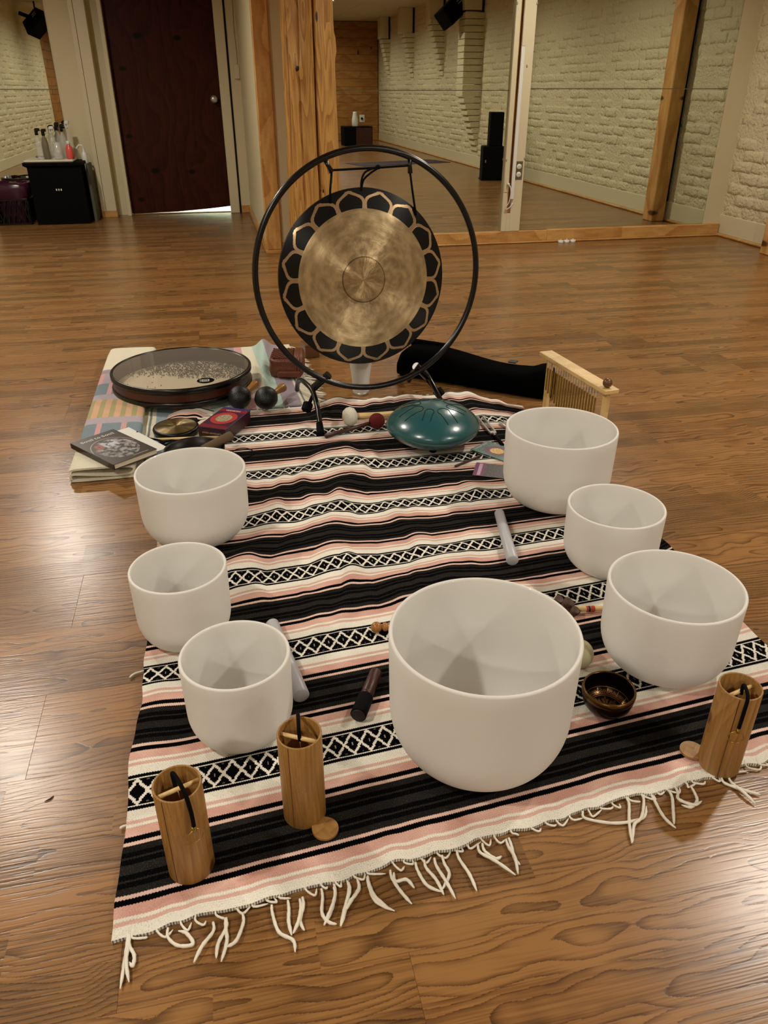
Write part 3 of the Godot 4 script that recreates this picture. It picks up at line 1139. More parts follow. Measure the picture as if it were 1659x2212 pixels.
# ---------------------------------------------------------------- the striped blanket
const BT := 0.006      # blanket thickness
var flats := []        # spots pressed flat by what stands on them: x, z, radius
var wrink := FastNoiseLite.new()
const STRANDS := [
	[[-0.201, -0.654], [-0.202, -0.630], [-0.205, -0.593]],
	[[-0.199, -0.650], [-0.200, -0.625], [-0.195, -0.599]],
	[[-0.198, -0.647], [-0.191, -0.632], [-0.192, -0.619], [-0.197, -0.625]],
	[[-0.150, -0.648], [-0.137, -0.634], [-0.118, -0.632], [-0.126, -0.648], [-0.137, -0.654]],
	[[-0.092, -0.644], [-0.106, -0.625], [-0.117, -0.607]],
	[[-0.075, -0.646], [-0.086, -0.626], [-0.089, -0.607]],
	[[-0.076, -0.646], [-0.075, -0.626], [-0.083, -0.601]],
	[[-0.053, -0.647], [-0.063, -0.623], [-0.076, -0.619]],
	[[-0.014, -0.652], [-0.008, -0.625], [0.009, -0.610], [0.010, -0.594]],
	[[0.008, -0.654], [0.006, -0.636], [0.008, -0.617]],
	[[0.024, -0.653], [0.019, -0.633], [0.010, -0.619]],
	[[0.028, -0.655], [0.021, -0.635], [0.025, -0.620]],
	[[0.055, -0.662], [0.051, -0.639], [0.058, -0.625], [0.068, -0.620]],
	[[0.073, -0.665], [0.066, -0.645], [0.053, -0.626]],
	[[0.092, -0.666], [0.083, -0.639], [0.073, -0.616]],
	[[0.106, -0.666], [0.097, -0.654], [0.087, -0.646]],
	[[0.121, -0.668], [0.125, -0.646], [0.140, -0.628]],
	[[0.072, -0.661], [0.063, -0.639], [0.051, -0.622]],
	[[0.093, -0.664], [0.083, -0.642], [0.072, -0.616]],
	[[0.106, -0.664], [0.093, -0.648], [0.081, -0.635]],
	[[0.120, -0.666], [0.125, -0.641], [0.147, -0.622]],
	[[0.154, -0.670], [0.162, -0.647], [0.172, -0.627]],
	[[0.158, -0.665], [0.173, -0.662], [0.181, -0.649]],
	[[0.192, -0.675], [0.199, -0.650], [0.216, -0.636]],
	[[0.205, -0.676], [0.214, -0.655], [0.218, -0.631]],
	[[0.220, -0.676], [0.226, -0.648], [0.232, -0.622]],
	[[0.232, -0.678], [0.234, -0.659], [0.217, -0.638]],
	[[0.255, -0.681], [0.262, -0.653], [0.264, -0.627]],
	[[0.288, -0.684], [0.304, -0.664], [0.325, -0.639]],
	[[0.295, -0.685], [0.306, -0.670], [0.316, -0.672]],
	[[0.336, -0.686], [0.333, -0.665], [0.337, -0.653]],
	[[0.331, -0.684], [0.333, -0.665], [0.329, -0.640]],
	[[0.463, -0.707], [0.503, -0.690], [0.547, -0.690], [0.564, -0.709]],
	[[0.540, -0.719], [0.525, -0.690], [0.510, -0.653]],
	[[0.566, -0.721], [0.545, -0.690], [0.527, -0.679], [0.512, -0.654]],
	[[0.582, -0.721], [0.580, -0.685], [0.587, -0.663]],
	[[0.612, -0.717], [0.600, -0.693], [0.588, -0.670]],
	[[0.626, -0.724], [0.618, -0.708], [0.635, -0.694], [0.653, -0.700]],
	[[0.651, -0.717], [0.646, -0.702], [0.630, -0.693], [0.618, -0.700]],
	[[0.709, -0.723], [0.733, -0.703], [0.750, -0.692]],
	[[0.720, -0.721], [0.725, -0.698], [0.731, -0.678]]]

func skew(x: float, s: float) -> float:
	return -0.092 * (x + 0.2) * (1.0 - smoothstep(0.5, 1.35, s))

func bh(x: float, z: float) -> float:
	var m := 1.0
	for q in flats:
		var d := Vector2(x - q[0], z - q[1]).length()
		m *= smoothstep(q[2], q[2] + 0.1, d)
	var amp := lerpf(0.006, 0.027, smoothstep(-0.75, -1.45, z))
	var a := wrink.get_noise_2d(x * 3.3 + 0.7 * z, z * 1.3)
	var b := wrink.get_noise_2d(x * 8.0 + 40.0, z * 3.0 + 1.9 * x)
	var h := maxf(0.0, a * 1.3 + 0.1) + 0.6 * maxf(0.0, b + 0.05)
	return BT + m * amp * h

func grid_mesh(nx: int, nz: int, pos: Callable, uvf: Callable, thick := 0.0) -> ArrayMesh:
	var V := PackedVector3Array()
	var U := PackedVector2Array()
	var N := PackedVector3Array()
	var I := PackedInt32Array()
	for j in nz + 1:
		for i in nx + 1:
			V.append(pos.call(float(i) / nx, float(j) / nz))
			U.append(uvf.call(float(i) / nx, float(j) / nz))
			N.append(Vector3.ZERO)
	for j in nz:
		for i in nx:
			var a := j * (nx + 1) + i
			var b := a + 1
			var c := a + nx + 1
			var d := c + 1
			for t in [[a, b, c], [b, d, c]]:
				var n: Vector3 = (V[t[1]] - V[t[0]]).cross(V[t[2]] - V[t[0]])
				var flip := n.y < 0
				if flip:
					n = -n
				for k in 3:
					N[t[k]] += n
				if flip:
					I.append_array([t[0], t[1], t[2]])
				else:
					I.append_array([t[0], t[2], t[1]])
	for i in N.size():
		N[i] = N[i].normalized()
	if thick > 0.0:
		# a hem that reaches down to what the cloth lies on
		var ring := []
		for i in nx + 1:
			ring.append(i)
		for j in range(1, nz + 1):
			ring.append(j * (nx + 1) + nx)
		for i in range(nx - 1, -1, -1):
			ring.append(nz * (nx + 1) + i)
		for j in range(nz - 1, 0, -1):
			ring.append(j * (nx + 1))
		var cen := Vector3.ZERO
		for q in ring:
			cen += V[q] / ring.size()
		for k in ring.size():
			var a: Vector3 = V[ring[k]]
			var b: Vector3 = V[ring[(k + 1) % ring.size()]]
			var o := (b - a).cross(Vector3.UP)
			if o.dot(a - cen) < 0:
				o = -o
			o = o.normalized()
			var s := V.size()
			var dn := Vector3(0, -thick, 0)
			V.append_array([a, b, b + dn, a + dn])
			U.append_array([U[ring[k]], U[ring[(k + 1) % ring.size()]], U[ring[(k + 1) % ring.size()]], U[ring[k]]])
			for z in 4:
				N.append(o)
			if (b - a).cross(dn).dot(o) > 0:
				I.append_array([s, s + 2, s + 1, s, s + 3, s + 2])
			else:
				I.append_array([s, s + 1, s + 2, s, s + 2, s + 3])
	var arr := []
	arr.resize(Mesh.ARRAY_MAX)
	arr[Mesh.ARRAY_VERTEX] = V
	arr[Mesh.ARRAY_NORMAL] = N
	arr[Mesh.ARRAY_TEX_UV] = U
	arr[Mesh.ARRAY_INDEX] = I
	var m := ArrayMesh.new()
	m.add_surface_from_arrays(Mesh.PRIMITIVE_TRIANGLES, arr)
	return m

func strand_mesh(ctrl: Array, r: float, seed_: int) -> ArrayMesh:
	var pts := spline(ctrl, 6)
	var g := G.new()
	g.sm(true)
	var rad := []
	for i in pts.size():
		var t := float(i) / (pts.size() - 1)
		rad.append(r * (0.75 + 0.45 * sin(t * PI * 0.8)) * (1.0 if t < 0.85 else lerpf(1.0, 0.35, (t - 0.85) / 0.15)) * (1.0 + 0.10 * sin(i * 2.1 + seed_)))
	g.tube(pts, rad, 7)
	return g.done()

func blanket_point(u: float, v: float) -> Vector3:
	var s := v * SPAN
	var x := lerpf(-0.212, 0.992, u)
	var edge := wrink.get_noise_2d(7.0, s * 5.0) * 0.008
	if u < 0.05:
		x += edge * (1.0 - u / 0.05) + (0.006 * smoothstep(0.55, 0.2, s) * -1.0) * (1.0 - u / 0.05)
	if u > 0.95:
		x += wrink.get_noise_2d(19.0, s * 4.0) * 0.012 * (u - 0.95) / 0.05
	var z := FRONT - s + skew(x, s)
	if v < 0.03:
		z += wrink.get_noise_2d(x * 14.0, 3.0) * 0.008 * (1.0 - v / 0.03)
	var k := smoothstep(0.83, 1.0, x) * pow(v, 5.0)
	z += 0.16 * k
	return Vector3(x, bh(x, z), z)

func build_blanket():
	wrink.seed = 8
	wrink.frequency = 1.0
	wrink.fractal_octaves = 2
	flats = [[-0.11, -1.699, 0.12], [-0.132, -1.294, 0.09], [-0.035, -1.006, 0.09], [0.348, -0.888, 0.14], [0.825, -1.686, 0.13], [0.818, -1.356, 0.1], [0.763, -1.02, 0.11],
		[-0.12, -0.749, 0.04], [0.048, -0.806, 0.05], [0.721, -0.762, 0.05], [0.597, -0.915, 0.06], [0.6, -2.09, 0.12], [0.27, -2.235, 0.03], [0.69, -2.3, 0.03], [0.237, -2.6, 0.03],
		[0.374, -2.3, 0.05], [0.47, -2.33, 0.05], [0.456, -2.259, 0.04], [0.37, -2.235, 0.03], [0.82, -2.2, 0.06], [0.81, -2.07, 0.06], [0.76, -2.0, 0.07], [0.72, -1.88, 0.06], [0.665, -1.95, 0.05],
		[0.645, -1.614, 0.04], [0.62, -1.5, 0.05], [0.599, -1.392, 0.04], [0.037, -1.268, 0.04], [0.055, -1.15, 0.05], [0.071, -1.044, 0.04], [0.19, -1.03, 0.06], [0.27, -1.21, 0.05], [0.69, -1.19, 0.06], [0.6, -1.02, 0.05], [-0.03, -2.2, 0.2], [0.1, -2.45, 0.1], [1.05, -2.15, 0.1], [1.07, -1.98, 0.06]]
	var t := thing("striped_blanket", "fringed woven blanket striped in black, white and pink, spread on the floor", "blanket")
	part(t, "cloth", grid_mesh(170, 280, blanket_point, func(u, v): return Vector2(lerpf(-0.212, 0.992, u) / 0.6, v), BT), M.blanket)
	for i in STRANDS.size():
		var c := []
		var k := 0
		for q in STRANDS[i]:
			var y := 0.0042
			if k == 0:
				c.append(Vector3(q[0], 0.006, q[1] - 0.012))
			c.append(Vector3(q[0], y + (0.003 if i % 3 == 1 and k > 0 and k < STRANDS[i].size() - 1 else 0.0), q[1]))
			k += 1
		part(t, "fringe_strand", strand_mesh(c, 0.0021, i), M.yarn_plain)
	# loose warp ends along the front hem
	rng.seed = 77
	for i in 46:
		var x := -0.19 + i * 0.0245 + rng.randf_range(-0.006, 0.006)
		var z0 := FRONT + skew(x, 0.0)
		var c := [Vector3(x, 0.0055, z0 - 0.01), Vector3(x + rng.randf_range(-0.004, 0.004), 0.005, z0 + 0.002), Vector3(x + rng.randf_range(0.002, 0.014), 0.0035, z0 + rng.randf_range(0.004, 0.012)), Vector3(x + rng.randf_range(0.008, 0.024), 0.003, z0 + rng.randf_range(-0.002, 0.008))]
		part(t, "hem_thread", strand_mesh(c, 0.0014, i), M.yarn_plain)
	# back fringe
	for i in 26:
		var x := 0.02 + i * 0.031 + rng.randf_range(-0.008, 0.008)
		var z0 := FRONT - SPAN
		if x > 0.8:
			continue
		var c := [Vector3(x, 0.0055, z0 + 0.01), Vector3(x + rng.randf_range(-0.008, 0.008), 0.005, z0 - 0.01), Vector3(x + rng.randf_range(-0.02, 0.02), 0.003, z0 - rng.randf_range(0.018, 0.03))]
		part(t, "fringe_strand", strand_mesh(c, 0.0022, i), M.yarn_plain)
	for q in [[[-0.21, -1.195], [-0.228, -1.19], [-0.238, -1.18]], [[-0.213, -0.84], [-0.222, -0.838], [-0.226, -0.835]]]:
		var c := []
		for p in q:
			c.append(Vector3(p[0], 0.004, p[1]))
		part(t, "stray_thread", strand_mesh(c, 0.0018, 3), M.yarn_plain)

# ---------------------------------------------------------------- quartz bowls
func bowl_profile(R: float, h: float, th: float) -> Array:
	var outer := [Vector2(0, 0), Vector2(R * 0.4, 0.0)]
	var hc := minf(h * 0.40, R * 0.62)
	for i in 17:
		var t := i / 16.0
		var y := hc * (1.0 - cos(t * PI * 0.5))
		var wall := R * (0.975 + 0.025 * y / h)
		outer.append(Vector2(lerpf(R * 0.52, wall, pow(sin(t * PI * 0.5), 0.88)), y))
	for i in range(1, 7):
		var y := lerpf(hc, h - th * 0.5, i / 6.0)
		outer.append(Vector2(R * (0.975 + 0.025 * y / h), y))
	return outer

func bowl(label: String, x: float, z: float, R: float, h: float):
	var t := thing("crystal_singing_bowl", label, "bowl", Vector3(x, BT, z), 0.0, "frosted quartz singing bowls")
	var th := 0.005 + R * 0.014
	var o := bowl_profile(R, h, th)
	var og := G.new()
	og.sm(true)
	var rim := []
	for i in 7:
		var a := PI * i / 6.0
		rim.append(Vector2(R - th * 0.5 + cos(a) * th * 0.5, h - th * 0.5 + sin(a) * th * 0.5))
	og.lathe(o + rim.slice(1, 5), 96)
	part(t, "outer_shell", og, M.quartz)
	var inn := []
	for i in range(o.size() - 1, 0, -1):
		var p: Vector2 = o[i]
		inn.append(Vector2(maxf(0.0, p.x - th), maxf(th, p.y + th * (1.0 - smoothstep(0.0, h * 0.4, p.y)))))
	inn.append(Vector2(0, th))
	var ig := G.new()
	ig.sm(true)
	ig.lathe([rim[4], rim[5]] + inn, 96)
	part(t, "inner_surface", ig, M.quartz_in)

func build_bowls():
	bowl("white frosted singing bowl in the left row, behind the others, next to the book", -0.11, -1.699, 0.130, 0.175)
	bowl("white frosted singing bowl in the middle of the left row", -0.132, -1.294, 0.093, 0.160)
	bowl("white frosted singing bowl at the front of the left row, next to a frosted rod", -0.035, -1.006, 0.090, 0.162)
	bowl("largest white frosted singing bowl, front and centre on the blanket", 0.348, -0.888, 0.149, 0.235)
	bowl("white frosted singing bowl at the back of the right row, before the chimes", 0.825, -1.686, 0.142, 0.208)
	bowl("smaller white frosted singing bowl in the middle of the right row", 0.818, -1.356, 0.107, 0.155)
	bowl("white frosted singing bowl at the front of the right row, behind the brass bowl", 0.763, -1.02, 0.122, 0.175)

# ---------------------------------------------------------------- bamboo chimes
func koshi(label: String, x: float, z: float, turn: float, sail: Vector2, cord: Array, dowel: float):
	var t := thing("bamboo_chime", label, "chime", Vector3(x, BT, z), turn, "bamboo tube chimes at the front of the blanket")
	var R := 0.0322
	var h := 0.165
	var g := G.new()
	g.sm(true)
	g.lathe([Vector2(R - 0.0026, 0.002), Vector2(R - 0.002, 0.0), Vector2(R - 0.0005, 0.0), Vector2(R, 0.001), Vector2(R, h - 0.001), Vector2(R - 0.0006, h), Vector2(R - 0.0024, h), Vector2(R - 0.003, h - 0.001), Vector2(R - 0.003, 0.03)], 48, 1.0)
	var am := g.done()
	# grain runs up the tube
	var arr := am.surface_get_arrays(0)
	var uv: PackedVector2Array = arr[Mesh.ARRAY_TEX_UV]
	var vs: PackedVector3Array = arr[Mesh.ARRAY_VERTEX]
	for i in uv.size():
		uv[i] = Vector2(vs[i].y * 1.8 + x, uv[i].x * 2.0)
	arr[Mesh.ARRAY_TEX_UV] = uv
	var m2 := ArrayMesh.new()
	m2.add_surface_from_arrays(Mesh.PRIMITIVE_TRIANGLES, arr)
	part(t, "tube", m2, M.bamboo)
	var se := G.new()
	se.box(Vector3(R * cos(2.2), h * 0.5, R * sin(2.2)), Vector3(0.0009, h - 0.004, 0.0009))
	part(t, "tube_seam", se, mat(Color(0.30, 0.18, 0.08), 0.6))
	var fl := G.new()
	fl.sm(true)
	fl.lathe([Vector2(R - 0.003, 0.085), Vector2(0.0, 0.087)], 32)
	part(t, "inner_plate", fl, mat(Color(0.12, 0.05, 0.03), 0.5))
	var dg := G.new()
	dg.sm(true)
	var dd := Vector3(cos(dowel), 0, sin(dowel)) * (R - 0.0028)
	dg.tube([Vector3(0, h - 0.011, 0) - dd, Vector3(0, h - 0.011, 0) + dd], 0.0032, 12)
	part(t, "dowel", dg, M.pale_wood)
	var cg := G.new()
	cg.sm(true)
	var pts := spline(cord, 8)
	cg.tube(pts, 0.0028, 10)
	part(t, "cord", cg, M.black_soft)
	var e: Vector3 = cord[-1]
	var before: Vector3 = cord[-2]
	var dir := (e - before).normalized()
	var fg := G.new()
	fg.sm(true)
	fg.tube([e, e + dir * 0.008], 0.0031, 10)
	part(t, "ferrule", fg, M.brass)
	var rg := G.new()
	rg.sm(true)
	var c := e + dir * 0.018
	var nrm := Vector3(c.x, 0, c.z).normalized() if absf(c.y - h) > 0.02 else Vector3.UP
	var s1 := nrm.cross(Vector3.UP).normalized()
	if s1.length() < 0.5:
		s1 = Vector3(1, 0, 0)
	var s2 := s1.cross(nrm).normalized()
	var ring := []
	for i in 25:
		var a := TAU * i / 24
		ring.append(c + (s1 * cos(a) + s2 * sin(a)) * 0.0115)
	rg.tube(ring, 0.0008, 6, false)
	part(t, "key_ring", rg, M.brass)
	var sp := Vector3(0.0, h - 0.03, 0.0)
	var sg := G.new()
	sg.sm(true)
	sg.tube([Vector3(0, h - 0.013, 0), Vector3(0.001, h - 0.04, 0.001)], 0.0006, 5)
	sg.ball(sp + Vector3(0, -0.012, 0), Vector3(0.002, 0.002, 0.002), 8, 6)
	part(t, "string", sg, M.steel)
	if sail != Vector2.ZERO:
		# teardrop wooden wind sail lying on the blanket, on its string
		var poly := PackedVector2Array()
		for i in 28:
			var a := TAU * i / 28
			var r := 0.0195 * (1.0 + 0.28 * pow(maxf(0.0, cos(a)), 6.0))
			poly.append(Vector2(cos(a), sin(a)) * r)
		var wg := G.new()
		wg.grain = 0
		wg.ks = 3.0
		wg.tf = Transform3D(Basis(Vector3.UP, -turn - atan2(-sail.y, -sail.x)), Vector3(sail.x, 0.0, sail.y).rotated(Vector3.UP, -turn) + Vector3(0, 0.002, 0))
		wg.prism(poly, 0.0, 0.004)
		part(t, "wind_sail", wg, M.bamboo_pale)

func build_chimes():
	var h := 0.165
	koshi("bamboo tube chime at the blanket's left front corner, cord and ring hanging over its front", -0.12, -0.749, 0.0, Vector2.ZERO,
		[Vector3(-0.003, h - 0.014, -0.006), Vector3(-0.004, h + 0.014, -0.004), Vector3(0.002, h + 0.016, 0.006), Vector3(0.012, h + 0.006, 0.026), Vector3(0.0165, h - 0.02, 0.0345), Vector3(0.017, h - 0.045, 0.0355)], -0.35)
	koshi("bamboo tube chime left of the largest bowl, with its wooden wind sail beside it", 0.048, -0.806, 0.0, Vector2(0.026, 0.040),
		[Vector3(0.0, h - 0.014, 0.002), Vector3(0.0, h + 0.004, -0.002), Vector3(0.001, h + 0.010, -0.014), Vector3(0.002, h + 0.006, -0.03), Vector3(0.002, h - 0.012, -0.035), Vector3(0.002, h - 0.03, -0.0355)], 0.5)
	koshi("bamboo tube chime at the right front edge, in front of a white bowl", 0.721, -0.762, 0.0, Vector2(-0.030, -0.030),
		[Vector3(0.002, h - 0.014, 0.003), Vector3(0.0, h + 0.004, 0.004), Vector3(-0.004, h + 0.009, 0.014), Vector3(-0.010, h + 0.004, 0.030), Vector3(-0.0125, h - 0.02, 0.0335), Vector3(-0.014, h - 0.052, 0.0345)], -0.25)

# ---------------------------------------------------------------- gong and its stand
func build_gong():
	var R := 0.363
	var tilt := deg_to_rad(5.0)
	var up := Vector3(0, cos(tilt), -sin(tilt))
	var nrm := Vector3(0, sin(tilt), cos(tilt))
	var C := Vector3(0, 0.457, 0)
	var at := Vector3(0.473, 0, -2.44)
	var turn := deg_to_rad(5.0)
	var pl := func(x: float, y: float, z := 0.0) -> Vector3: return C + Vector3(1, 0, 0) * x + up * y + nrm * z
	var t := thing("gong_stand", "black round tubular gong stand on curved legs", "stand", at, turn)
	var g := G.new()
	g.sm(true)
	var pts := []
	for i in 97:
		var a := TAU * i / 96 - PI / 2
		pts.append(pl.call(cos(a) * R, sin(a) * R))
	g.tube(pts, 0.0095, 16, false)
	part(t, "ring", g, M.black)
	for s in [-1.0, 1.0]:
		var lg := G.new()
		lg.sm(true)
		var yf := BT + 0.006
		lg.tube(spline([Vector3(s * 0.214, 0.018 if s < 0 else 0.008, -0.226), Vector3(s * 0.216, 0.055, -0.19), Vector3(s * 0.217, 0.088, -0.125), Vector3(s * 0.213, 0.10, -0.05), Vector3(s * 0.206, 0.096, 0.02), Vector3(s * 0.208, 0.07, 0.09), Vector3(s * 0.214, 0.035, 0.15), Vector3(s * 0.22, yf + 0.004, 0.183)], 6), 0.0085, 14)
		var leg := part(t, "leg", lg, M.black)
		var fg := G.new()
		fg.sm(true)
		fg.tube([Vector3(s * 0.2155, 0.036, 0.15), Vector3(s * 0.219, 0.017, 0.176), Vector3(s * 0.2215, BT + 0.006, 0.187)], [0.0105, 0.0125, 0.014], 14, true, true)
		part(leg, "rubber_foot", fg, M.black_soft)
		# socket that carries the ring
		var sg := G.new()
		sg.sm(true)
		var p0: Vector3 = pl.call(s * 0.151, -0.307)
		var p1: Vector3 = Vector3(s * 0.2, 0.10, 0.0)
		sg.tube([p0, p0.lerp(p1, 0.6), p1], [0.0135, 0.0125, 0.013], 16, true, true)
		part(t, "socket", sg, M.black)
		var ng := G.new()
		ng.sm(true)
		ng.tube([Vector3(s * 0.2, 0.09, 0.012), Vector3(s * 0.226, 0.058, 0.04)], 0.006, 10)
		ng.sm(false)
		ng.tube([Vector3(s * 0.226, 0.062, 0.036), Vector3(s * 0.238, 0.045, 0.052)], 0.017, 6)
		part(t, "wing_knob", ng, M.black_soft)
	for q in [[-0.128, 0.336, -0.108, 0.30], [0.137, 0.334, 0.138, 0.290]]:
		var hg := G.new()
		hg.sm(true)
		hg.tube([pl.call(q[0], q[1]), pl.call(lerpf(q[0], q[2], 0.5), lerpf(q[1], q[3], 0.5)), pl.call(q[2], q[3])], [0.007, 0.0065, 0.008], 12)
		part(t, "hook", hg, M.black)
	# gong
	var gt := thing("gong", "brass gong with black petal border hanging in the round stand", "gong", at, turn)
	var GR := 0.268
	var GC: Vector3 = pl.call(-0.026, -0.012, 0.012)
	var prof := []
	var rs := [0.0, 0.03, 0.055, 0.064, 0.069, 0.073, 0.1, 0.14, 0.18, 0.205, 0.2105, 0.23, 0.25, 0.262, GR]
	var hs := [0.0135, 0.0133, 0.0125, 0.0115, 0.008, 0.0055, 0.0068, 0.009, 0.0105, 0.0108, 0.0102, 0.0085, 0.005, 0.001, -0.004]
	for i in rs.size():
		prof.append(Vector2(rs[i], hs[i]))
	prof.reverse()
	var dg := G.new()
	dg.sm(true)
	dg.tf = Transform3D(Basis(Vector3(1, 0, 0), nrm, -up), GC)
	dg.lathe(prof, 128)
	var am := dg.done()
	var arr := am.surface_get_arrays(0)
	var vs: PackedVector3Array = arr[Mesh.ARRAY_VERTEX]
	var uv: PackedVector2Array = arr[Mesh.ARRAY_TEX_UV]
	for i in vs.size():
		var d := vs[i] - GC
		var r := Vector2(d.x, d.dot(up)).length() / GR
		uv[i] = Vector2(uv[i].x - 0.0075, clampf(r, 0.0, 0.998))
	arr[Mesh.ARRAY_TEX_UV] = uv
	var m2 := ArrayMesh.new()
	m2.add_surface_from_arrays(Mesh.PRIMITIVE_TRIANGLES, arr)
	part(gt, "face", m2, M.gong)
	var eg := G.new()
	eg.sm(true)
	eg.tf = dg.tf
	eg.lathe([Vector2(0, 0.0), Vector2(0.2, 0.004), Vector2(GR - 0.012, -0.03), Vector2(GR - 0.006, -0.034), Vector2(GR - 0.002, -0.03), Vector2(GR, -0.004)], 128)
	part(gt, "turned_rim", eg, M.gong_edge)
	var cords := [
		[pl.call(-0.108, 0.302), pl.call(-0.117, 0.25, 0.006), pl.call(-0.122, 0.215, 0.02)],
		[pl.call(0.138, 0.292), pl.call(0.143, 0.24, 0.006), pl.call(0.149, 0.17, 0.02)],
		[pl.call(-0.108, 0.305), pl.call(0.02, 0.308), pl.call(0.138, 0.312)]]
	for c in cords:
		var cg := G.new()
		cg.sm(true)
		cg.tube(c, 0.0034, 8)
		part(gt, "cord", cg, M.black_soft)
	for k in 2:
		var cg := G.new()
		cg.sm(true)
		cg.tube(spline([pl.call(-0.023, 0.246, 0.014), pl.call(-0.020 + k * 0.006, 0.275, 0.012), pl.call(-0.006 + k * 0.012, 0.298 - k * 0.006, 0.01), pl.call(0.034, 0.311 - k * 0.004, 0.004)], 6), 0.0032, 8)
		part(gt, "loop_cord", cg, M.black_soft)
	var kg := G.new()
	kg.sm(true)
	kg.ball(pl.call(0.036, 0.31), Vector3(0.009, 0.007, 0.008), 12, 8)
	part(gt, "knot", kg, M.black_soft)

# ---------------------------------------------------------------- drums
func build_drums():
	# ocean drum
	var t := thing("ocean_drum", "large flat ocean drum with clear head and loose beads, lying on the pastel blanket", "drum", Vector3(-0.159, 0.038, -2.737))
	var R := 0.246
	var h := 0.066
	var sh := G.new()
	sh.sm(true)
	sh.lathe([Vector2(R - 0.006, 0.016), Vector2(R - 0.006, h - 0.018)], 96)
	part(t, "wooden_shell", sh, wood_mat([M.door.albedo_texture, M.door.heightmap_texture], 0.35, 0.01, Color(1, 1, 1)))
	(t.get_child(0) as MeshInstance3D).material_override.albedo_color = Color(1.0, 1.0, 1.0)
	var hoop := mat(Color(0.26, 0.12, 0.055), 0.35)
	(t.get_child(0) as MeshInstance3D).material_override = hoop
	for q in [[h - 0.020, h], [0.0, 0.018]]:
		var hg := G.new()
		hg.sm(true)
		hg.lathe([Vector2(R - 0.008, q[0]), Vector2(R - 0.002, q[0]), Vector2(R, q[0] + 0.003), Vector2(R, q[1] - 0.004), Vector2(R - 0.003, q[1] - 0.001), Vector2(R - 0.007, q[1]), Vector2(R - 0.009, q[1] - 0.001), Vector2(R - 0.010, q[1] - 0.006)], 96)
		part(t, "hoop", hg, M.black)
	var inner := G.new()
	inner.sm(true)
	inner.lathe([Vector2(R - 0.0105, h - 0.004), Vector2(R - 0.0105, 0.010)], 96)
	part(t, "inner_wall", inner, mat(Color(0.33, 0.25, 0.17), 0.6))
	var lo := G.new()
	lo.lathe([Vector2(R - 0.0105, 0.010), Vector2(0, 0.010)], 96)
	part(t, "lower_head", lo, mat(Color(0.80, 0.74, 0.62), 0.6))
	var hd := G.new()
	hd.lathe([Vector2(R - 0.0085, h - 0.0035), Vector2(0, h - 0.0035)], 96)
	var film := mat(Color(0.95, 0.93, 0.88, 0.12), 0.02)
	film.transparency = BaseMaterial3D.TRANSPARENCY_ALPHA
	part(t, "clear_head", hd, film)
	# beads gathered along the far side
	rng.seed = 3
	var bg := G.new()
	bg.sm(true)
	var bm := G.new()
	var st := SurfaceTool.new()
	st.begin(Mesh.PRIMITIVE_TRIANGLES)
	bm.sm(true)
	bm.ball(Vector3.ZERO, Vector3(0.0021, 0.0021, 0.0021), 6, 4)
	var bead := bm.done()
	var placed := 0
	while placed < 1500:
		var x := rng.randf_range(-0.23, 0.23)
		var z := rng.randf_range(-0.23, 0.23)
		if Vector2(x, z).length() > R - 0.014:
			continue
		# edge of the drift: a chord across the drum that dips on the right
		var lim := -0.03 + (0.28 * maxf(0.0, x - 0.02)) - 0.75 * maxf(0.0, -x - 0.06) * 0.3
		var keep := z < lim + rng.randf_range(-0.03, 0.012) and (x > -0.02 or z < lim - 0.05 + rng.randf_range(-0.08, 0.04))
		if not keep and rng.randf() > 0.004:
			continue
		st.append_from(bead, 0, Transform3D(Basis(), Vector3(x, 0.0122 + (rng.randf_range(0, 0.003) if keep else 0.0), z)))
		placed += 1
	var bo := part(t, "beads", st.commit(), mat(Color(0.42, 0.38, 0.30), 0.3, 0.75))
	bo.set_meta("kind", "stuff")
	# printed badge on the head
	var lg := G.new()
	lg.sm(true)
	lg.tf = Transform3D(Basis(), Vector3(0.083, h - 0.0033, 0.163))
	lg.lathe([Vector2(0.0295, 0.0), Vector2(0.0, 0.0003)], 40)
	var badge := part(t, "badge", lg, M.black)
	var mg := G.new()
	var s := 0.0034
	for q in [[-0.012, 0.0, s, 0.022], [-0.001, 0.0095, 0.022, s], [-0.003, 0.0005, 0.018, s * 0.8], [-0.001, -0.0095, 0.022, s], [0.0105, 0.005, s, 0.010], [0.0105, -0.005, s, 0.010], [-0.018, -0.001, s * 0.6, 0.024]]:
		mg.box(Vector3(0.083 + q[0], h - 0.0028, 0.163 + q[1]), Vector3(q[2], 0.0004, q[3]))
	part(badge, "badge_mark", mg, M.white_plastic)
	# steel tongue drum
	var d := thing("tongue_drum", "glossy teal steel tongue drum with cut tongues, on the striped blanket", "drum", Vector3(0.598, BT, -2.095), 0.3)
	var teal := tri_map(bump(mat(Color(0.065, 0.315, 0.335), 0.3), noise_tex(256, 256, 0.05, 81, 3), 0.03), Vector3(5, 5, 5))
	teal.clearcoat_enabled = true
	teal.clearcoat = 0.8
	teal.clearcoat_roughness = 0.2
	var tr := 0.1425
	var cy := 0.068
	var top := func(r: float) -> float: return cy + 0.0055 + 0.062 * pow(maxf(0.0, 1.0 - pow(r / tr, 2.3)), 0.72)
	var pf := [Vector2(0, 0.008), Vector2(0.05, 0.009)]
	for i in 14:
		var a := i / 13.0
		var r := lerpf(0.06, tr, sin(a * PI * 0.5))
		pf.append(Vector2(r, cy - 0.0045 - 0.056 * pow(maxf(0.0, 1.0 - pow(r / tr, 2.3)), 0.72)))
	pf.append(Vector2(tr + 0.001, cy))
	for i in range(18, -1, -1):
		var r := tr * sin(i / 18.0 * PI * 0.5)
		pf.append(Vector2(r, top.call(r)))
	var dg := G.new()
	dg.sm(true)
	dg.lathe(pf, 96)
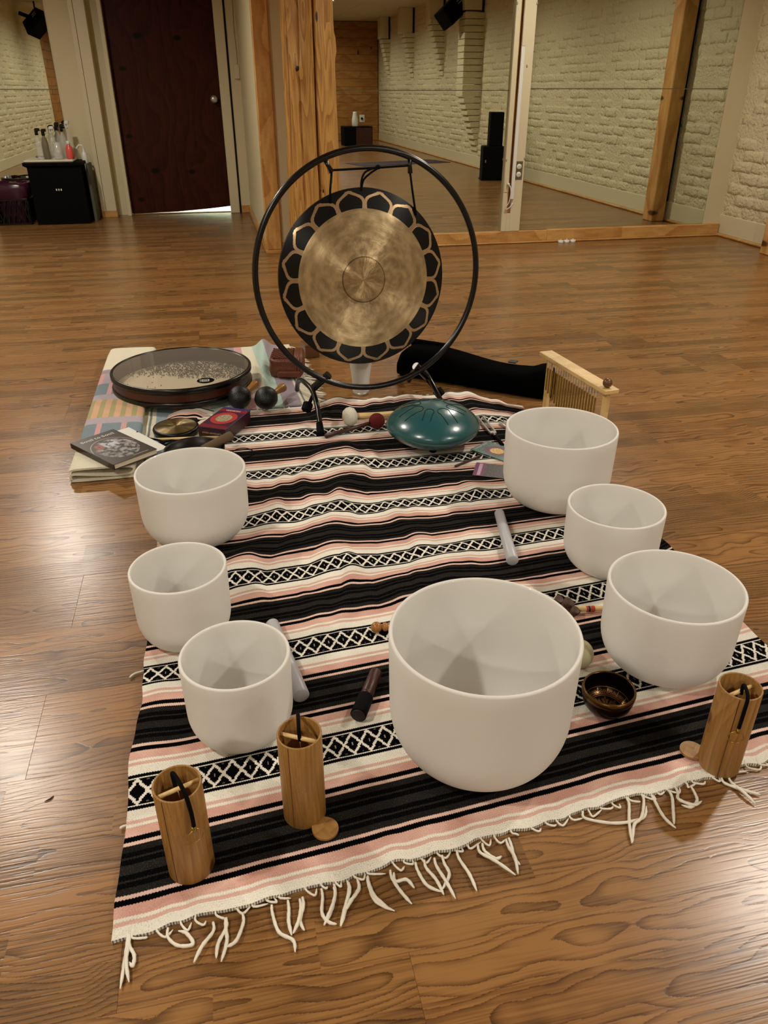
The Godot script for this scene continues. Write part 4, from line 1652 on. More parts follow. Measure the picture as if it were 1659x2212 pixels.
	part(d, "shell", dg, teal)
	for k in 8:
		var wide: float = [0.26, 0.2, 0.24, 0.18, 0.25, 0.19, 0.22, 0.17][k]
		var reach: float = [0.112, 0.098, 0.108, 0.095, 0.11, 0.098, 0.104, 0.095][k]
		var a0 := TAU * k / 8
		var path := []
		for i in 25:
			var u := i / 24.0
			var x: float
			var y: float
			# U shape: leg, arch near the crown, leg
			if u < 0.4:
				x = -1.0
				y = lerpf(reach, 0.055, u / 0.4)
			elif u < 0.6:
				var b := (u - 0.4) / 0.2 * PI
				x = -cos(b)
				y = 0.055 - sin(b) * 0.016
			else:
				x = 1.0
				y = lerpf(0.055, reach, (u - 0.6) / 0.4)
			var w := wide * 0.075 * (1.15 if y < 0.06 else 1.0)
			var p := Vector2(y, x * w * 0.9).rotated(a0)
			path.append(Vector3(p.x, top.call(p.length()) + 0.0002, p.y))
		var sg := G.new()
		sg.sm(true)
		sg.tube(path, 0.0011, 6)
		part(d, "tongue_slit", sg, M.black_gap)
	for k in 3:
		var fg := G.new()
		fg.sm(true)
		var a := TAU * k / 3
		fg.ball(Vector3(cos(a) * 0.055, 0.006, sin(a) * 0.055), Vector3(0.012, 0.006, 0.012), 14, 8)
		part(d, "rubber_foot", fg, M.black_soft)

# ---------------------------------------------------------------- pastel blanket and what lies on it
func pastel_h(x: float, z: float) -> float:
	var h := 0.012
	if x > 0.1:
		h += 0.016 * maxf(0.0, wrink.get_noise_2d(x * 5.0 + 3.0, z * 3.0)) * smoothstep(0.1, 0.17, x) * (1.0 - smoothstep(-2.62, -2.5, z)) * smoothstep(-3.2, -3.1, z)
	# the rumpled ridge beside the woven bag
	var d := absf(x - 0.135 + (z + 2.9) * 0.08)
	h += 0.03 * exp(-d * d / 0.0007) * smoothstep(-2.66, -2.76, z)
	return h

func build_pastel():
	var t := thing("folded_blanket", "folded pastel wool blanket with stripes, checks and fringe under the ocean drum", "blanket")
	var back := func(u: float, v: float) -> Vector3:
		var z := lerpf(-2.512, -3.24, v)
		var x := lerpf(-0.30, 0.30 - 0.03 * v, u)
		return Vector3(x, pastel_h(x, z), z)
	part(t, "flat_layer", grid_mesh(70, 60, back, func(u, v): return Vector2(u, v * 2.0), 0.0115), M.pastel)
	var near := func(u: float, v: float) -> Vector3:
		var z := lerpf(-2.10, -2.512, v)
		var x := lerpf(-0.30, lerpf(-0.075, 0.05, smoothstep(0.0, 0.9, v)), u)
		return Vector3(x, 0.012 + 0.002 * wrink.get_noise_2d(x * 8.0, z * 8.0), z)
	part(t, "flat_layer", grid_mesh(30, 30, near, func(u, v): return Vector2(u * lerpf(0.37, 0.57, smoothstep(0.0, 0.9, v)), v * 2.0 + 0.3), 0.006), M.pastel)
	# folded strip along the left: an S of thick wool seen from its end
	var sec := [Vector2(0.165, 0.006), Vector2(0.0, 0.006), Vector2(-0.012, 0.010), Vector2(-0.013, 0.018), Vector2(-0.002, 0.0225), Vector2(0.06, 0.0165), Vector2(0.12, 0.013), Vector2(0.150, 0.016), Vector2(0.160, 0.024), Vector2(0.152, 0.031), Vector2(0.12, 0.033), Vector2(0.05, 0.0345), Vector2(0.0, 0.034), Vector2(-0.014, 0.03)]
	var fold := G.new()
	fold.sm(true)
	var path := []
	for p in sec:
		path.append(Vector3(p.x, 0.0055 + (p.y - 0.006) * 1.22, 0))
	path = spline(path, 4)
	var th := 0.0029
	var slices := [[-2.062, 0.0], [-2.3, 0.002], [-2.6, 0.0], [-2.9, -0.001], [-3.15, 0.0], [-3.225, 0.004]]
	var rows := []
	for s in slices:
		var a := []
		var b := []
		for i in path.size():
			var p: Vector3 = path[i]
			var q: Vector3 = path[mini(i + 1, path.size() - 1)] - path[maxi(i - 1, 0)]
			var nn := Vector3(-q.y, q.x, 0).normalized() * th
			var o := Vector3(-0.447 + s[1], 0, s[0])
			a.append(p + nn + o)
			b.append(p - nn + o)
		rows.append([a, b])
	for k in slices.size() - 1:
		for side in 2:
			for i in path.size() - 1:
				var p0: Vector3 = rows[k][side][i]
				var p1: Vector3 = rows[k][side][i + 1]
				var p2: Vector3 = rows[k + 1][side][i + 1]
				var p3: Vector3 = rows[k + 1][side][i]
				var c: Vector3 = (path[i] + path[i + 1]) * 0.5 + Vector3(-0.447, 0, p0.z)
				var v0: float = (-2.062 - slices[k][0]) / 1.163
				var v1: float = (-2.062 - slices[k + 1][0]) / 1.163
				var u0 := (p0.x + 0.463) / 0.178
				var u1 := (p1.x + 0.463) / 0.178
				if ((p1 - p0).cross(p3 - p0)).dot(p0 - Vector3(c.x, c.y, p0.z)) > 0:
					fold.quad(p0, p1, p2, p3, Vector2(u0, v0), Vector2(u1, v0), Vector2(u1, v1), Vector2(u0, v1))
				else:
					fold.quad(p0, p3, p2, p1, Vector2(u0, v0), Vector2(u0, v1), Vector2(u1, v1), Vector2(u1, v0))
	part(t, "folded_strip", fold, M.checks)
	# cut ends of the strip
	for e in [0, slices.size() - 1]:
		var ends := G.new()
		for i in path.size() - 1:
			var sgn := 1.0 if e == 0 else -1.0
			ends.face([rows[e][0][i], rows[e][0][i + 1], rows[e][1][i + 1], rows[e][1][i]], Vector3(0, 0, sgn))
		part(t, "strip_edge", ends, M.wool)
	rng.seed = 14
	for i in 64:
		var z := -2.50 - i * 0.0112 + rng.randf_range(-0.004, 0.004)
		var v := (-2.10 - z) / 1.14
		var x := 0.315 - 0.04 * v
		var dz := rng.randf_range(-0.014, 0.018)
		var c := [Vector3(x - 0.012, 0.0135, z), Vector3(x + 0.008, 0.010, z + dz * 0.3), Vector3(x + 0.02, 0.006, z + dz * 0.7), Vector3(x + rng.randf_range(0.032, 0.05), 0.003, z + dz)]
		part(t, "fringe_strand", strand_mesh(c, 0.0021, i), M.yarn_plain)
	for i in 5:
		var x := -0.13 + i * 0.05
		var c := [Vector3(x, 0.016, -2.475), Vector3(x + 0.02, 0.016, -2.45 + rng.randf_range(-0.01, 0.01)), Vector3(x + 0.045, 0.0155, -2.44 + rng.randf_range(-0.01, 0.01))]
		if i < 3:
			part(t, "fringe_strand", strand_mesh(c, 0.0026, i), M.yarn_plain)

func flat_mat(w: int, h: int, f: Callable, rough := 0.35) -> StandardMaterial3D:
	var d := PackedByteArray()
	d.resize(w * h * 3)
	for y in h:
		for x in w:
			var c: Color = f.call((x + 0.5) / w, (y + 0.5) / h)
			var i := (y * w + x) * 3
			d[i] = int(clampf(c.r, 0, 1) * 255)
			d[i + 1] = int(clampf(c.g, 0, 1) * 255)
			d[i + 2] = int(clampf(c.b, 0, 1) * 255)
	var m := mat(Color.WHITE, rough)
	m.albedo_texture = rgb_tex(w, h, d)
	m.texture_repeat = false
	return m

# a printed sheet on top of something: x across, z down the page, uv 0..1
func sheet(parent, called, w: float, l: float, y: float, m) -> MeshInstance3D:
	var g := G.new()
	g.quad(Vector3(-w / 2, y, l / 2), Vector3(w / 2, y, l / 2), Vector3(w / 2, y, -l / 2), Vector3(-w / 2, y, -l / 2), Vector2(0, 1), Vector2(1, 1), Vector2(1, 0), Vector2(0, 0))
	return part(parent, called, g, m)

func lettering(parent, called, text: String, size: float, m: Material, at: Vector3, basis_: Basis, serif := true, width := 0.0):
	var tm := TextMesh.new()
	var f := SystemFont.new()
	f.font_names = PackedStringArray(["Droid Serif" if serif else "Droid Sans"])
	tm.font = f
	tm.text = text
	tm.font_size = 32
	tm.pixel_size = size / 32.0
	tm.depth = 0.0003
	var o := MeshInstance3D.new()
	o.name = called
	o.mesh = tm
	o.material_override = m
	parent.add_child(o, true)
	var k := 1.0
	if width > 0.0:
		k = width / maxf(tm.get_aabb().size.x, 1e-4)
	o.transform = Transform3D(basis_ * Basis.from_scale(Vector3(k, 1, 1)), at)

func build_reading():
	var nz := FastNoiseLite.new()
	nz.seed = 4
	nz.frequency = 3.0
	nz.fractal_octaves = 4
	# book: local x across the cover (away from the spine), local z down the page
	var ang := atan2(0.142, 0.186)
	var flat_lie := Basis(Vector3(1, 0, 0), -PI / 2)
	# spine runs from the title end (far left) towards the viewer
	var b := thing("book", "brown paperback book titled Soul to Soul lying on the folded blanket", "book", Vector3(-0.347, 0.0435, -2.163), 0.0)
	b.rotation.y = ang
	var w := 0.142
	var l := 0.228
	var pg := G.new()
	pg.box(Vector3(0.001, 0.009, 0), Vector3(w - 0.004, 0.014, l - 0.004), 0.001)
	part(b, "pages", pg, mat(Color(0.86, 0.83, 0.74), 0.8))
	var brown := mat(Color(0.155, 0.105, 0.08), 0.3)
	slab(b, "front_cover", Vector3(-w / 2, 0.016, -l / 2), Vector3(w / 2, 0.0172, l / 2), brown, 0.0004)
	slab(b, "back_cover", Vector3(-w / 2, 0.0005, -l / 2), Vector3(w / 2, 0.002, l / 2), brown, 0.0004)
	slab(b, "spine", Vector3(-w / 2 - 0.0015, 0.0005, -l / 2), Vector3(-w / 2 + 0.001, 0.0172, l / 2), brown, 0.0006)
	var cover := flat_mat(256, 384, func(u, v):
		var base := Color(0.19, 0.13, 0.10)
		var q := Vector2((u - 0.5) / 0.42, (v - 0.58) / 0.33)
		var n := nz.get_noise_2d(u * 2.2, v * 3.0)
		var d := q.length()
		if d < 1.0:
			var c := Color(0.30, 0.29, 0.25).lerp(Color(0.62, 0.60, 0.62), clampf(0.35 + n * 1.3 + (u - 0.5) * 0.6, 0.0, 1.0))
			if v < 0.5 and u > 0.33 and u < 0.66 and v > 0.3:
				c = c.lerp(Color(0.80, 0.83, 0.88), 0.65)
			if v < 0.48 and u < 0.36:
				c = c.lerp(Color(0.55, 0.22, 0.17), 0.8)
			if n < -0.22:
				c = c.darkened(0.6)
			return c
		if d < 1.16 and d > 1.12 and v < 0.52:
			return Color(0.62, 0.58, 0.52)
		return base * (1.0 + 0.15 * n))
	sheet(b, "cover_print", w - 0.001, l - 0.001, 0.01725, cover)
	lettering(b, "title", "Soul to Soul", 0.017, M.white_plastic, Vector3(0.0, 0.0174, -0.087), flat_lie, true, 0.108)
	slab(b, "author_line", Vector3(0.0, 0.0172, 0.099), Vector3(0.05, 0.0175, 0.1015), mat(Color(0.6, 0.57, 0.5), 0.5))
	var pa := thing("paper_sheet", "white sheet of paper tucked under the brown book", "paper", Vector3(-0.312, 0.0428, -2.20), ang - 0.06)
	slab(pa, "sheet", Vector3(-0.066, 0, -0.125), Vector3(0.074, 0.0006, 0.10), M.white_plastic)
	# card deck box
	var k := thing("card_box", "maroon and violet oracle card box beside the maracas", "box", Vector3(-0.024, 0.0142, -2.327), 0.0)
	k.rotation.y = -0.52
	var bw := 0.094
	var bl := 0.172
	var bh_ := 0.043
	var side := flat_mat(128, 64, func(u, v):
		var n := nz.get_noise_2d(u * 6.0, v * 4.0 + 7.0)
		return Color(0.22, 0.05, 0.08).lerp(Color(0.16, 0.12, 0.30), clampf(0.3 + n * 1.2, 0, 1)))
	var kg := G.new()
	kg.ks = 10.0
	kg.box(Vector3(0, bh_ / 2 - 0.002, 0), Vector3(bw, bh_ - 0.004, bl), 0.0015)
	part(k, "tray", kg, mat(Color(0.19, 0.05, 0.085), 0.4))
	slab(k, "lid", Vector3(-bw / 2 - 0.001, bh_ - 0.006, -bl / 2 - 0.001), Vector3(bw / 2 + 0.001, bh_, bl / 2 + 0.001), mat(Color(0.16, 0.08, 0.2), 0.35), 0.0012)
	var top := flat_mat(192, 320, func(u, v):
		var n := nz.get_noise_2d(u * 4.0, v * 6.0 + 3.0)
		var c := Color(0.17, 0.10, 0.26).lerp(Color(0.40, 0.10, 0.16), clampf(0.4 + n, 0, 1))
		var d := Vector2((u - 0.5), (v - 0.52) * 1.55).length()
		if d < 0.44:
			c = Color(0.66, 0.22, 0.20)
		if d < 0.27:
			c = Color(0.48, 0.44, 0.36).lerp(Color(0.72, 0.66, 0.55), clampf(0.5 + n * 1.5, 0, 1))
		if v > 0.10 and v < 0.20:
			c = Color(0.55, 0.10, 0.13)
		if v > 0.86:
			c = Color(0.45, 0.12, 0.15)
		if v < 0.1:
			c = Color(0.17, 0.16, 0.36).lerp(Color(0.4, 0.4, 0.5), clampf(n, 0, 1))
		return c)
	sheet(k, "lid_print", bw, bl, bh_ + 0.0002, top)
	lettering(k, "deck_title", "WORTH", 0.012, M.white_plastic, Vector3(0.0, bh_ + 0.0003, -0.0605), flat_lie, false, 0.05)
	lettering(k, "front_title", "DIVINE ABUNDANCE", 0.006, mat(Color(0.75, 0.68, 0.6), 0.5), Vector3(0, 0.024, bl / 2 + 0.0002), Basis(), true, 0.066)
	# oracle cards by the tongue drum
	var c1 := thing("oracle_card", "green-edged oracle card with a golden picture, beside the tongue drum", "card", Vector3(0.772, 0.0105, -2.005), 0.0, "loose oracle cards")
	c1.rotation.y = 0.62
	var m1 := flat_mat(160, 224, func(u, v):
		var n := nz.get_noise_2d(u * 5.0 + 9.0, v * 6.0)
		var c := Color(0.28, 0.42, 0.42).lerp(Color(0.45, 0.60, 0.56), clampf(0.5 + n, 0, 1))
		var d := Vector2(u - 0.5, (v - 0.55) * 1.2).length()
		if d < 0.40:
			c = Color(0.50, 0.26, 0.30).lerp(Color(0.45, 0.42, 0.52), clampf(0.5 + n * 1.6, 0, 1))
		if d < 0.22:
			c = Color(0.82, 0.62, 0.28).lerp(Color(0.93, 0.85, 0.55), clampf(0.5 + n * 2.0, 0, 1))
		return c)
	slab(c1, "card_stock", Vector3(-0.044, -0.0004, -0.062), Vector3(0.044, 0.0004, 0.062), mat(Color(0.35, 0.5, 0.48), 0.4))
	sheet(c1, "card_print", 0.088, 0.124, 0.0005, m1)
	lettering(c1, "card_title", "IMMORTALITY", 0.009, M.white_plastic, Vector3(0, 0.0006, -0.052), flat_lie, false, 0.066)
	var c2 := thing("oracle_card", "purple oracle card with a speckled dark picture, nearest the white bowl", "card", Vector3(0.728, 0.0085, -1.874), 0.0, "loose oracle cards")
	c2.rotation.y = 1.12
	var m2 := flat_mat(160, 224, func(u, v):
		var n := nz.get_noise_2d(u * 7.0 + 2.0, v * 8.0)
		var c := Color(0.15, 0.13, 0.17).lerp(Color(0.30, 0.34, 0.22), clampf(n * 1.6, 0, 1))
		var s := nz.get_noise_2d(u * 26.0, v * 26.0 + 5.0)
		if s > 0.36:
			c = Color(0.78, 0.76, 0.70)
		if v < 0.25:
			c = Color(0.42, 0.20, 0.34)
		if v > 0.09 and v < 0.17 and u > 0.06 and u < 0.94:
			c = Color(0.72, 0.58, 0.68)
		return c)
	slab(c2, "card_stock", Vector3(-0.044, -0.0004, -0.062), Vector3(0.044, 0.0004, 0.062), mat(Color(0.36, 0.18, 0.3), 0.4))
	sheet(c2, "card_print", 0.088, 0.124, 0.0005, m2)

func rod(called, label, cat, a: Vector3, b: Vector3, r0: float, r1: float, m, group := "") -> Node3D:
	var t := thing(called, label, cat, a, 0.0, group)
	var g := G.new()
	g.sm(true)
	var d := b - a
	var n := d.normalized()
	g.tube([Vector3.ZERO, n * 0.0015, d * 0.5, d - n * 0.0015, d], [r0 * 0.86, r0, (r0 + r1) * 0.5, r1, r1 * 0.86], 20)
	part(t, "rod", g, m)
	return t

func build_small():
	var frost := mat(Color(0.74, 0.745, 0.765), 0.35)
	rod("frosted_rod", "frosted glass mallet rod lying in the middle of the blanket, near the right bowls", "mallet", Vector3(0.645, BT + 0.0142, -1.614), Vector3(0.599, BT + 0.0142, -1.392), 0.0125, 0.014, frost, "frosted glass mallets")
	rod("frosted_rod", "frosted glass mallet rod leaning beside the front left bowl", "mallet", Vector3(0.037, BT + 0.0152, -1.268), Vector3(0.071, BT + 0.0152, -1.044), 0.0135, 0.015, frost, "frosted glass mallets")
	# suede mallet
	var t := thing("suede_mallet", "wooden mallet with black suede tip between the bowls", "mallet", Vector3(0.215, BT + 0.0145, -1.081))
	var e := Vector3(-0.054, 0.0, 0.106)
	var g := G.new()
	g.sm(true)
	g.tube([Vector3.ZERO, e * 0.03, e * 0.5, e * 0.52, e * 0.535, e * 0.55, e * 0.58], [0.010, 0.0115, 0.0118, 0.0105, 0.0125, 0.0108, 0.012], 18)
	part(t, "handle", g, M.brown_wood)
	var g2 := G.new()
	g2.sm(true)
	g2.tube([e * 0.57, e * 0.6, e * 0.98], [0.012, 0.0142, 0.0145], 18, true, true)
	part(t, "suede_wrap", g2, M.black_soft)
	var g3 := G.new()
	g3.sm(true)
	g3.tube([e * 0.975, e], [0.0128, 0.0122], 18, true, true)
	part(t, "tip", g3, mat(Color(0.10, 0.06, 0.04), 0.6))
	# turned wooden handle peeping out from behind the big bowl
	var u := thing("turned_mallet", "small turned wooden mallet handle poking out left of the largest bowl", "mallet", Vector3(0.243, BT + 0.0115, -1.217))
	var g4 := G.new()
	g4.sm(true)
	g4.ball(Vector3.ZERO, Vector3(0.0115, 0.0112, 0.0115), 20, 14)
	part(u, "ball_end", g4, M.honey)
	var g5 := G.new()
	g5.sm(true)
	var dx := Vector3(1, 0, 0.13).normalized()
	g5.tube([dx * 0.010, dx * 0.013, dx * 0.015, dx * 0.020, dx * 0.022, dx * 0.024, dx * 0.028, dx * 0.05, dx * 0.13], [0.004, 0.0065, 0.0092, 0.0092, 0.007, 0.0088, 0.0092, 0.007, 0.006], 16)
	part(u, "handle", g5, M.honey)
	# seed rattle
	var s := thing("seed_rattle", "seed pod rattle on a pale stick with red thread, between two bowls", "rattle", Vector3(0.646, BT, -1.2))
	var pod := mat(Color(0.30, 0.19, 0.13), 0.55)
	for q in [[-0.008, 0.012, -0.024, 0.011, 0.5], [0.002, 0.016, -0.002, 0.014, 1.1], [-0.003, 0.012, 0.004, 0.011, 0.2], [0.008, 0.013, 0.021, 0.011, 0.8]]:
		var pg := G.new()
		pg.sm(true)
		pg.tf = Transform3D(Basis(Vector3.UP, q[4]) * Basis(Vector3(1, 0, 0), 0.5), Vector3(q[0], q[1], q[2]))
		pg.lathe([Vector2(0, -q[3]), Vector2(q[3] * 0.7, -q[3] * 0.7), Vector2(q[3] * 0.8, 0), Vector2(q[3] * 0.95, q[3] * 0.8), Vector2(q[3] * 0.6, q[3] * 0.85), Vector2(0, q[3] * 0.4)], 12)
		part(s, "seed_pod", pg, pod)
	var sg := G.new()
	sg.sm(true)
	sg.tube([Vector3(0.0, 0.011, 0.006), Vector3(0.05, 0.010, 0.013), Vector3(0.15, 0.009, 0.03)], 0.0058, 14)
	part(s, "stick", sg, M.pale_wood)
	for q in [0.040, 0.0445, 0.0495, 0.054]:
		var rg := G.new()
		rg.sm(true)
		var kz: float = 0.006 + q * 0.145
		rg.tube([Vector3(q, 0.010, kz), Vector3(q + 0.0036, 0.010, kz + 0.0005)], 0.0066, 14)
		part(s, "thread_wrap", rg, mat(Color(0.72, 0.24, 0.2) if q != 0.0445 else Color(0.05, 0.04, 0.05), 0.8))
	# felt ball behind the big bowl
	var f := thing("felt_mallet", "cream felt ball mallet half hidden behind the largest bowl", "mallet", Vector3(0.598, BT, -1.035))
	var fg := G.new()
	fg.sm(true)
	fg.ball(Vector3(0, 0.029, 0), Vector3(0.027, 0.028, 0.027), 24, 16)
	part(f, "ball", fg, mat(Color(0.80, 0.77, 0.62), 0.8))
	var fh := G.new()
	fh.sm(true)
	fh.tube([Vector3(-0.024, 0.025, 0.0), Vector3(-0.08, 0.012, -0.05)], 0.006, 12)
	part(f, "handle", fh, M.pale_wood)
	# engraved metal bowl
	var b := thing("brass_singing_bowl", "small dark brass singing bowl with engraved inside, right of the largest bowl", "bowl", Vector3(0.597, BT, -0.915))
	var bg := G.new()
	bg.sm(true)
	bg.lathe([Vector2(0, 0), Vector2(0.02, 0.0), Vector2(0.032, 0.006), Vector2(0.041, 0.018), Vector2(0.0445, 0.031), Vector2(0.0435, 0.036)], 64)
	part(b, "outer_wall", bg, mat(Color(0.13, 0.06, 0.035), 0.3, 0.6))
	var br := G.new()
	br.sm(true)
	br.lathe([Vector2(0.0435, 0.036), Vector2(0.0455, 0.0375), Vector2(0.0465, 0.044), Vector2(0.0455, 0.0495), Vector2(0.0435, 0.0505), Vector2(0.042, 0.049)], 64)
	part(b, "brass_band", br, mat(Color(0.40, 0.29, 0.14), 0.28, 0.9))
	var eng := flat_mat(512, 128, func(u, v):
		# v from the rim down to the middle
		var gold := Color(0.62, 0.46, 0.25)
		var dark := Color(0.085, 0.03, 0.022)
		var a: float = fposmod(u * 12.0, 1.0) - 0.5
		if v > 0.40 and v < 0.415:
			return gold
		if v > 0.43 and v < 0.56:
			var r := Vector2(a * 1.1, (0.56 - v) / 0.13 * 0.8).length()
			if fposmod(r * 5.0, 1.0) < 0.42 and r < 0.62:
				return gold
			if absf(a) > 0.46:
				return gold
		if (v > 0.575 and v < 0.595) or (v > 0.62 and v < 0.635):
			return gold
		var k: float = fposmod(u * 8.0, 1.0) - 0.5
		if v > 0.66 and v < 0.98:
			if absf(k) < 0.03:
				return gold
			var kk := absf(absf(k) - 0.25)
			if v > 0.70 and v < 0.86 and (absf(kk - 0.08) < 0.035 or absf(fposmod(v * 18.0, 1.0) - 0.5) < 0.17) and kk < 0.12:
				return gold.darkened(0.1)
		return dark, 0.3)
	eng.metallic = 0.75
	eng.texture_repeat = true
	var bi := G.new()
	bi.sm(true)
	bi.lathe([Vector2(0.042, 0.049), Vector2(0.0425, 0.04), Vector2(0.0405, 0.024), Vector2(0.033, 0.011), Vector2(0.022, 0.0055), Vector2(0.0, 0.0045)], 64)
	part(b, "engraved_inside", bi, eng)
	# felt mallets before the gong
	var wm := thing("gong_mallet", "white felt gong mallet on a pale stick, lying before the gong", "mallet", Vector3(0.376, BT, -2.302))
	var wd := Vector3(1, 0, -0.17).normalized()
	var wg := G.new()
	wg.sm(true)
	wg.tf = Transform3D(Basis(wd.cross(Vector3.UP).normalized(), wd, Vector3.UP).orthonormalized(), Vector3(0, 0.032, 0))
	wg.lathe([Vector2(0, -0.023), Vector2(0.010, -0.023), Vector2(0.022, -0.019), Vector2(0.030, -0.008), Vector2(0.031, 0.003), Vector2(0.026, 0.015), Vector2(0.014, 0.022), Vector2(0, 0.022)], 32)
	part(wm, "felt_head", wg, bump(mat(Color(0.88, 0.86, 0.80), 0.95), M.yarn.heightmap_texture, 0.2))
	var wc := G.new()
	wc.sm(true)
	wc.tf = wg.tf
	wc.lathe([Vector2(0, -0.025), Vector2(0.008, -0.025), Vector2(0.009, -0.0225)], 20)
	part(wm, "head_core", wc, M.pale_wood)
	var ws := G.new()
	ws.sm(true)
	ws.tube([Vector3(0, 0.031, 0) + wd * 0.02, Vector3(0, 0.022, 0) + wd * 0.1, Vector3(0, 0.0105, 0) + wd * 0.27], [0.0095, 0.0105, 0.0105], 16)
	part(wm, "stick", ws, M.pale_wood)
	var rm := thing("felt_mallet", "red felt ball mallet with dark stick, in front of the gong", "mallet", Vector3(0.457, BT, -2.262))
	var rg2 := G.new()
	rg2.sm(true)
	rg2.ball(Vector3(0, 0.0255, 0), Vector3(0.0262, 0.0255, 0.0262), 26, 18)
	part(rm, "ball", rg2, bump(mat(Color(0.36, 0.02, 0.035), 0.9), M.yarn.heightmap_texture, 0.15))
	var rs := G.new()
	rs.sm(true)
	rs.tube([Vector3(-0.02, 0.023, 0.006), Vector3(-0.1, 0.014, 0.026), Vector3(-0.176, 0.0075, 0.046)], [0.006, 0.0068, 0.0075], 14)
	part(rm, "stick", rs, M.brown_wood)
	# tuning forks
	var fo := [["steel tuning fork with black handle beside the tongue drum", Vector3(0.812, BT, -2.272), Vector3(0.806, BT, -2.03)], ["second tuning fork, half hidden behind the back right bowl", Vector3(0.868, BT, -2.215), Vector3(0.905, BT, -2.02)]]
	for q in fo:
		var tf := thing("tuning_fork", q[0], "tuning fork", q[1], 0.0, "tuning forks")
		var d: Vector3 = q[2] - q[1]
		var n := d.normalized()
		var sd := n.cross(Vector3.UP) * 0.0095
		var lift := Vector3(0, 0.006, 0)
		for k in [-1.0, 1.0]:
			var pg := G.new()
			pg.tf = Transform3D(Basis(n, Vector3.UP, n.cross(Vector3.UP)), lift + sd * k + n * 0.065)
			pg.box(Vector3.ZERO, Vector3(0.13, 0.009, 0.0048), 0.0006)
			part(tf, "prong", pg, M.steel)
		var yg := G.new()
		yg.tf = Transform3D(Basis(n, Vector3.UP, n.cross(Vector3.UP)), lift + n * 0.136)
		yg.box(Vector3.ZERO, Vector3(0.014, 0.009, 0.0238), 0.002)
		part(tf, "yoke", yg, M.steel)
		var sg2 := G.new()
		sg2.sm(true)
		sg2.tube([lift + n * 0.142, lift + n * 0.168], 0.004, 12)
		part(tf, "stem", sg2, M.steel)
		var hg := G.new()
		hg.sm(true)
		hg.tube([lift + n * 0.165, lift + n * 0.235], 0.006, 14)
		part(tf, "handle", hg, M.black_soft)
	rod("wooden_stick", "thin dark wooden stick pointing at the green oracle card", "stick", Vector3(0.621, BT + 0.0042, -1.925), Vector3(0.715, BT + 0.0042, -1.978), 0.0034, 0.004, M.brown_wood)
	# tumbler behind the gong
	var tu := thing("tumbler", "white steel tumbler standing behind the gong", "tumbler", Vector3(0.469, 0.0, -2.61))
	var tg := G.new()
	tg.sm(true)
	tg.lathe([Vector2(0.029, 0.010), Vector2(0.030, 0.012), Vector2(0.0325, 0.06), Vector2(0.0355, 0.085), Vector2(0.040, 0.12), Vector2(0.044, 0.18), Vector2(0.044, 0.2), Vector2(0.042, 0.203), Vector2(0, 0.205)], 40)
	part(tu, "cup", tg, M.white_plastic)
	var tb := G.new()
	tb.sm(true)
	tb.lathe([Vector2(0, 0), Vector2(0.028, 0), Vector2(0.0295, 0.002), Vector2(0.0295, 0.010), Vector2(0.028, 0.0105)], 40)
	part(tu, "steel_base", tb, M.steel)
	# black soft bag
	var bag := thing("carry_bag", "long black padded carry bag lying on the floor behind the bar chimes", "bag", Vector3(0.70, 0.0, -2.80))
	var bdir := Vector3(0.43, 0, 0.365).normalized()
	bag.rotation.y = -atan2(bdir.z, bdir.x)
	var q := G.new()
	q.sm(true)
	var L := 0.60
	var rings := []
	for i in 41:
		var tt := i / 40.0
		var x := -0.03 + tt * L
		var endk := pow(clampf(minf(tt, 1.0 - tt) / 0.045, 0.0, 1.0), 0.5)
		var hh := (0.052 + 0.006 * sin(tt * 7.0) - 0.005 * tt) * (0.6 + 0.4 * endk)
		if tt > 0.86:
			hh += 0.006 * sin((tt - 0.86) / 0.14 * PI)
		var ww := 0.072 * (0.8 + 0.2 * endk)
		var ring := []
		for j in 28:
			var a := TAU * j / 28
			var cx := signf(cos(a)) * pow(absf(cos(a)), 0.55)
			var sy := signf(sin(a)) * pow(absf(sin(a)), 0.55)
			ring.append(Vector3(x, hh + sy * hh, cx * ww))
		rings.append(ring)
	for i in 40:
		for j in 28:
			var k := (j + 1) % 28
			q.quad(rings[i][j], rings[i][k], rings[i + 1][k], rings[i + 1][j])
	q.face(rings[0], Vector3(-1, 0, 0))
	q.face(rings[40], Vector3(1, 0, 0))
	part(bag, "body", q, M.bag_cloth)
	var fl := G.new()
	fl.tf = Transform3D(Basis(Vector3(1, 0, 0), 0.35), Vector3(0.06, 0.1, -0.05))
	fl.box(Vector3.ZERO, Vector3(0.16, 0.045, 0.03), 0.01)
	part(bag, "flap", fl, M.bag_cloth)
	var stp := G.new()
	stp.box(Vector3(0.40, 0.0925, -0.045), Vector3(0.03, 0.004, 0.03), 0.001)
	part(bag, "label_tab", stp, mat(Color(0.07, 0.075, 0.08), 0.5))
	# bar chimes
	build_bar_chimes()
	build_on_pastel()

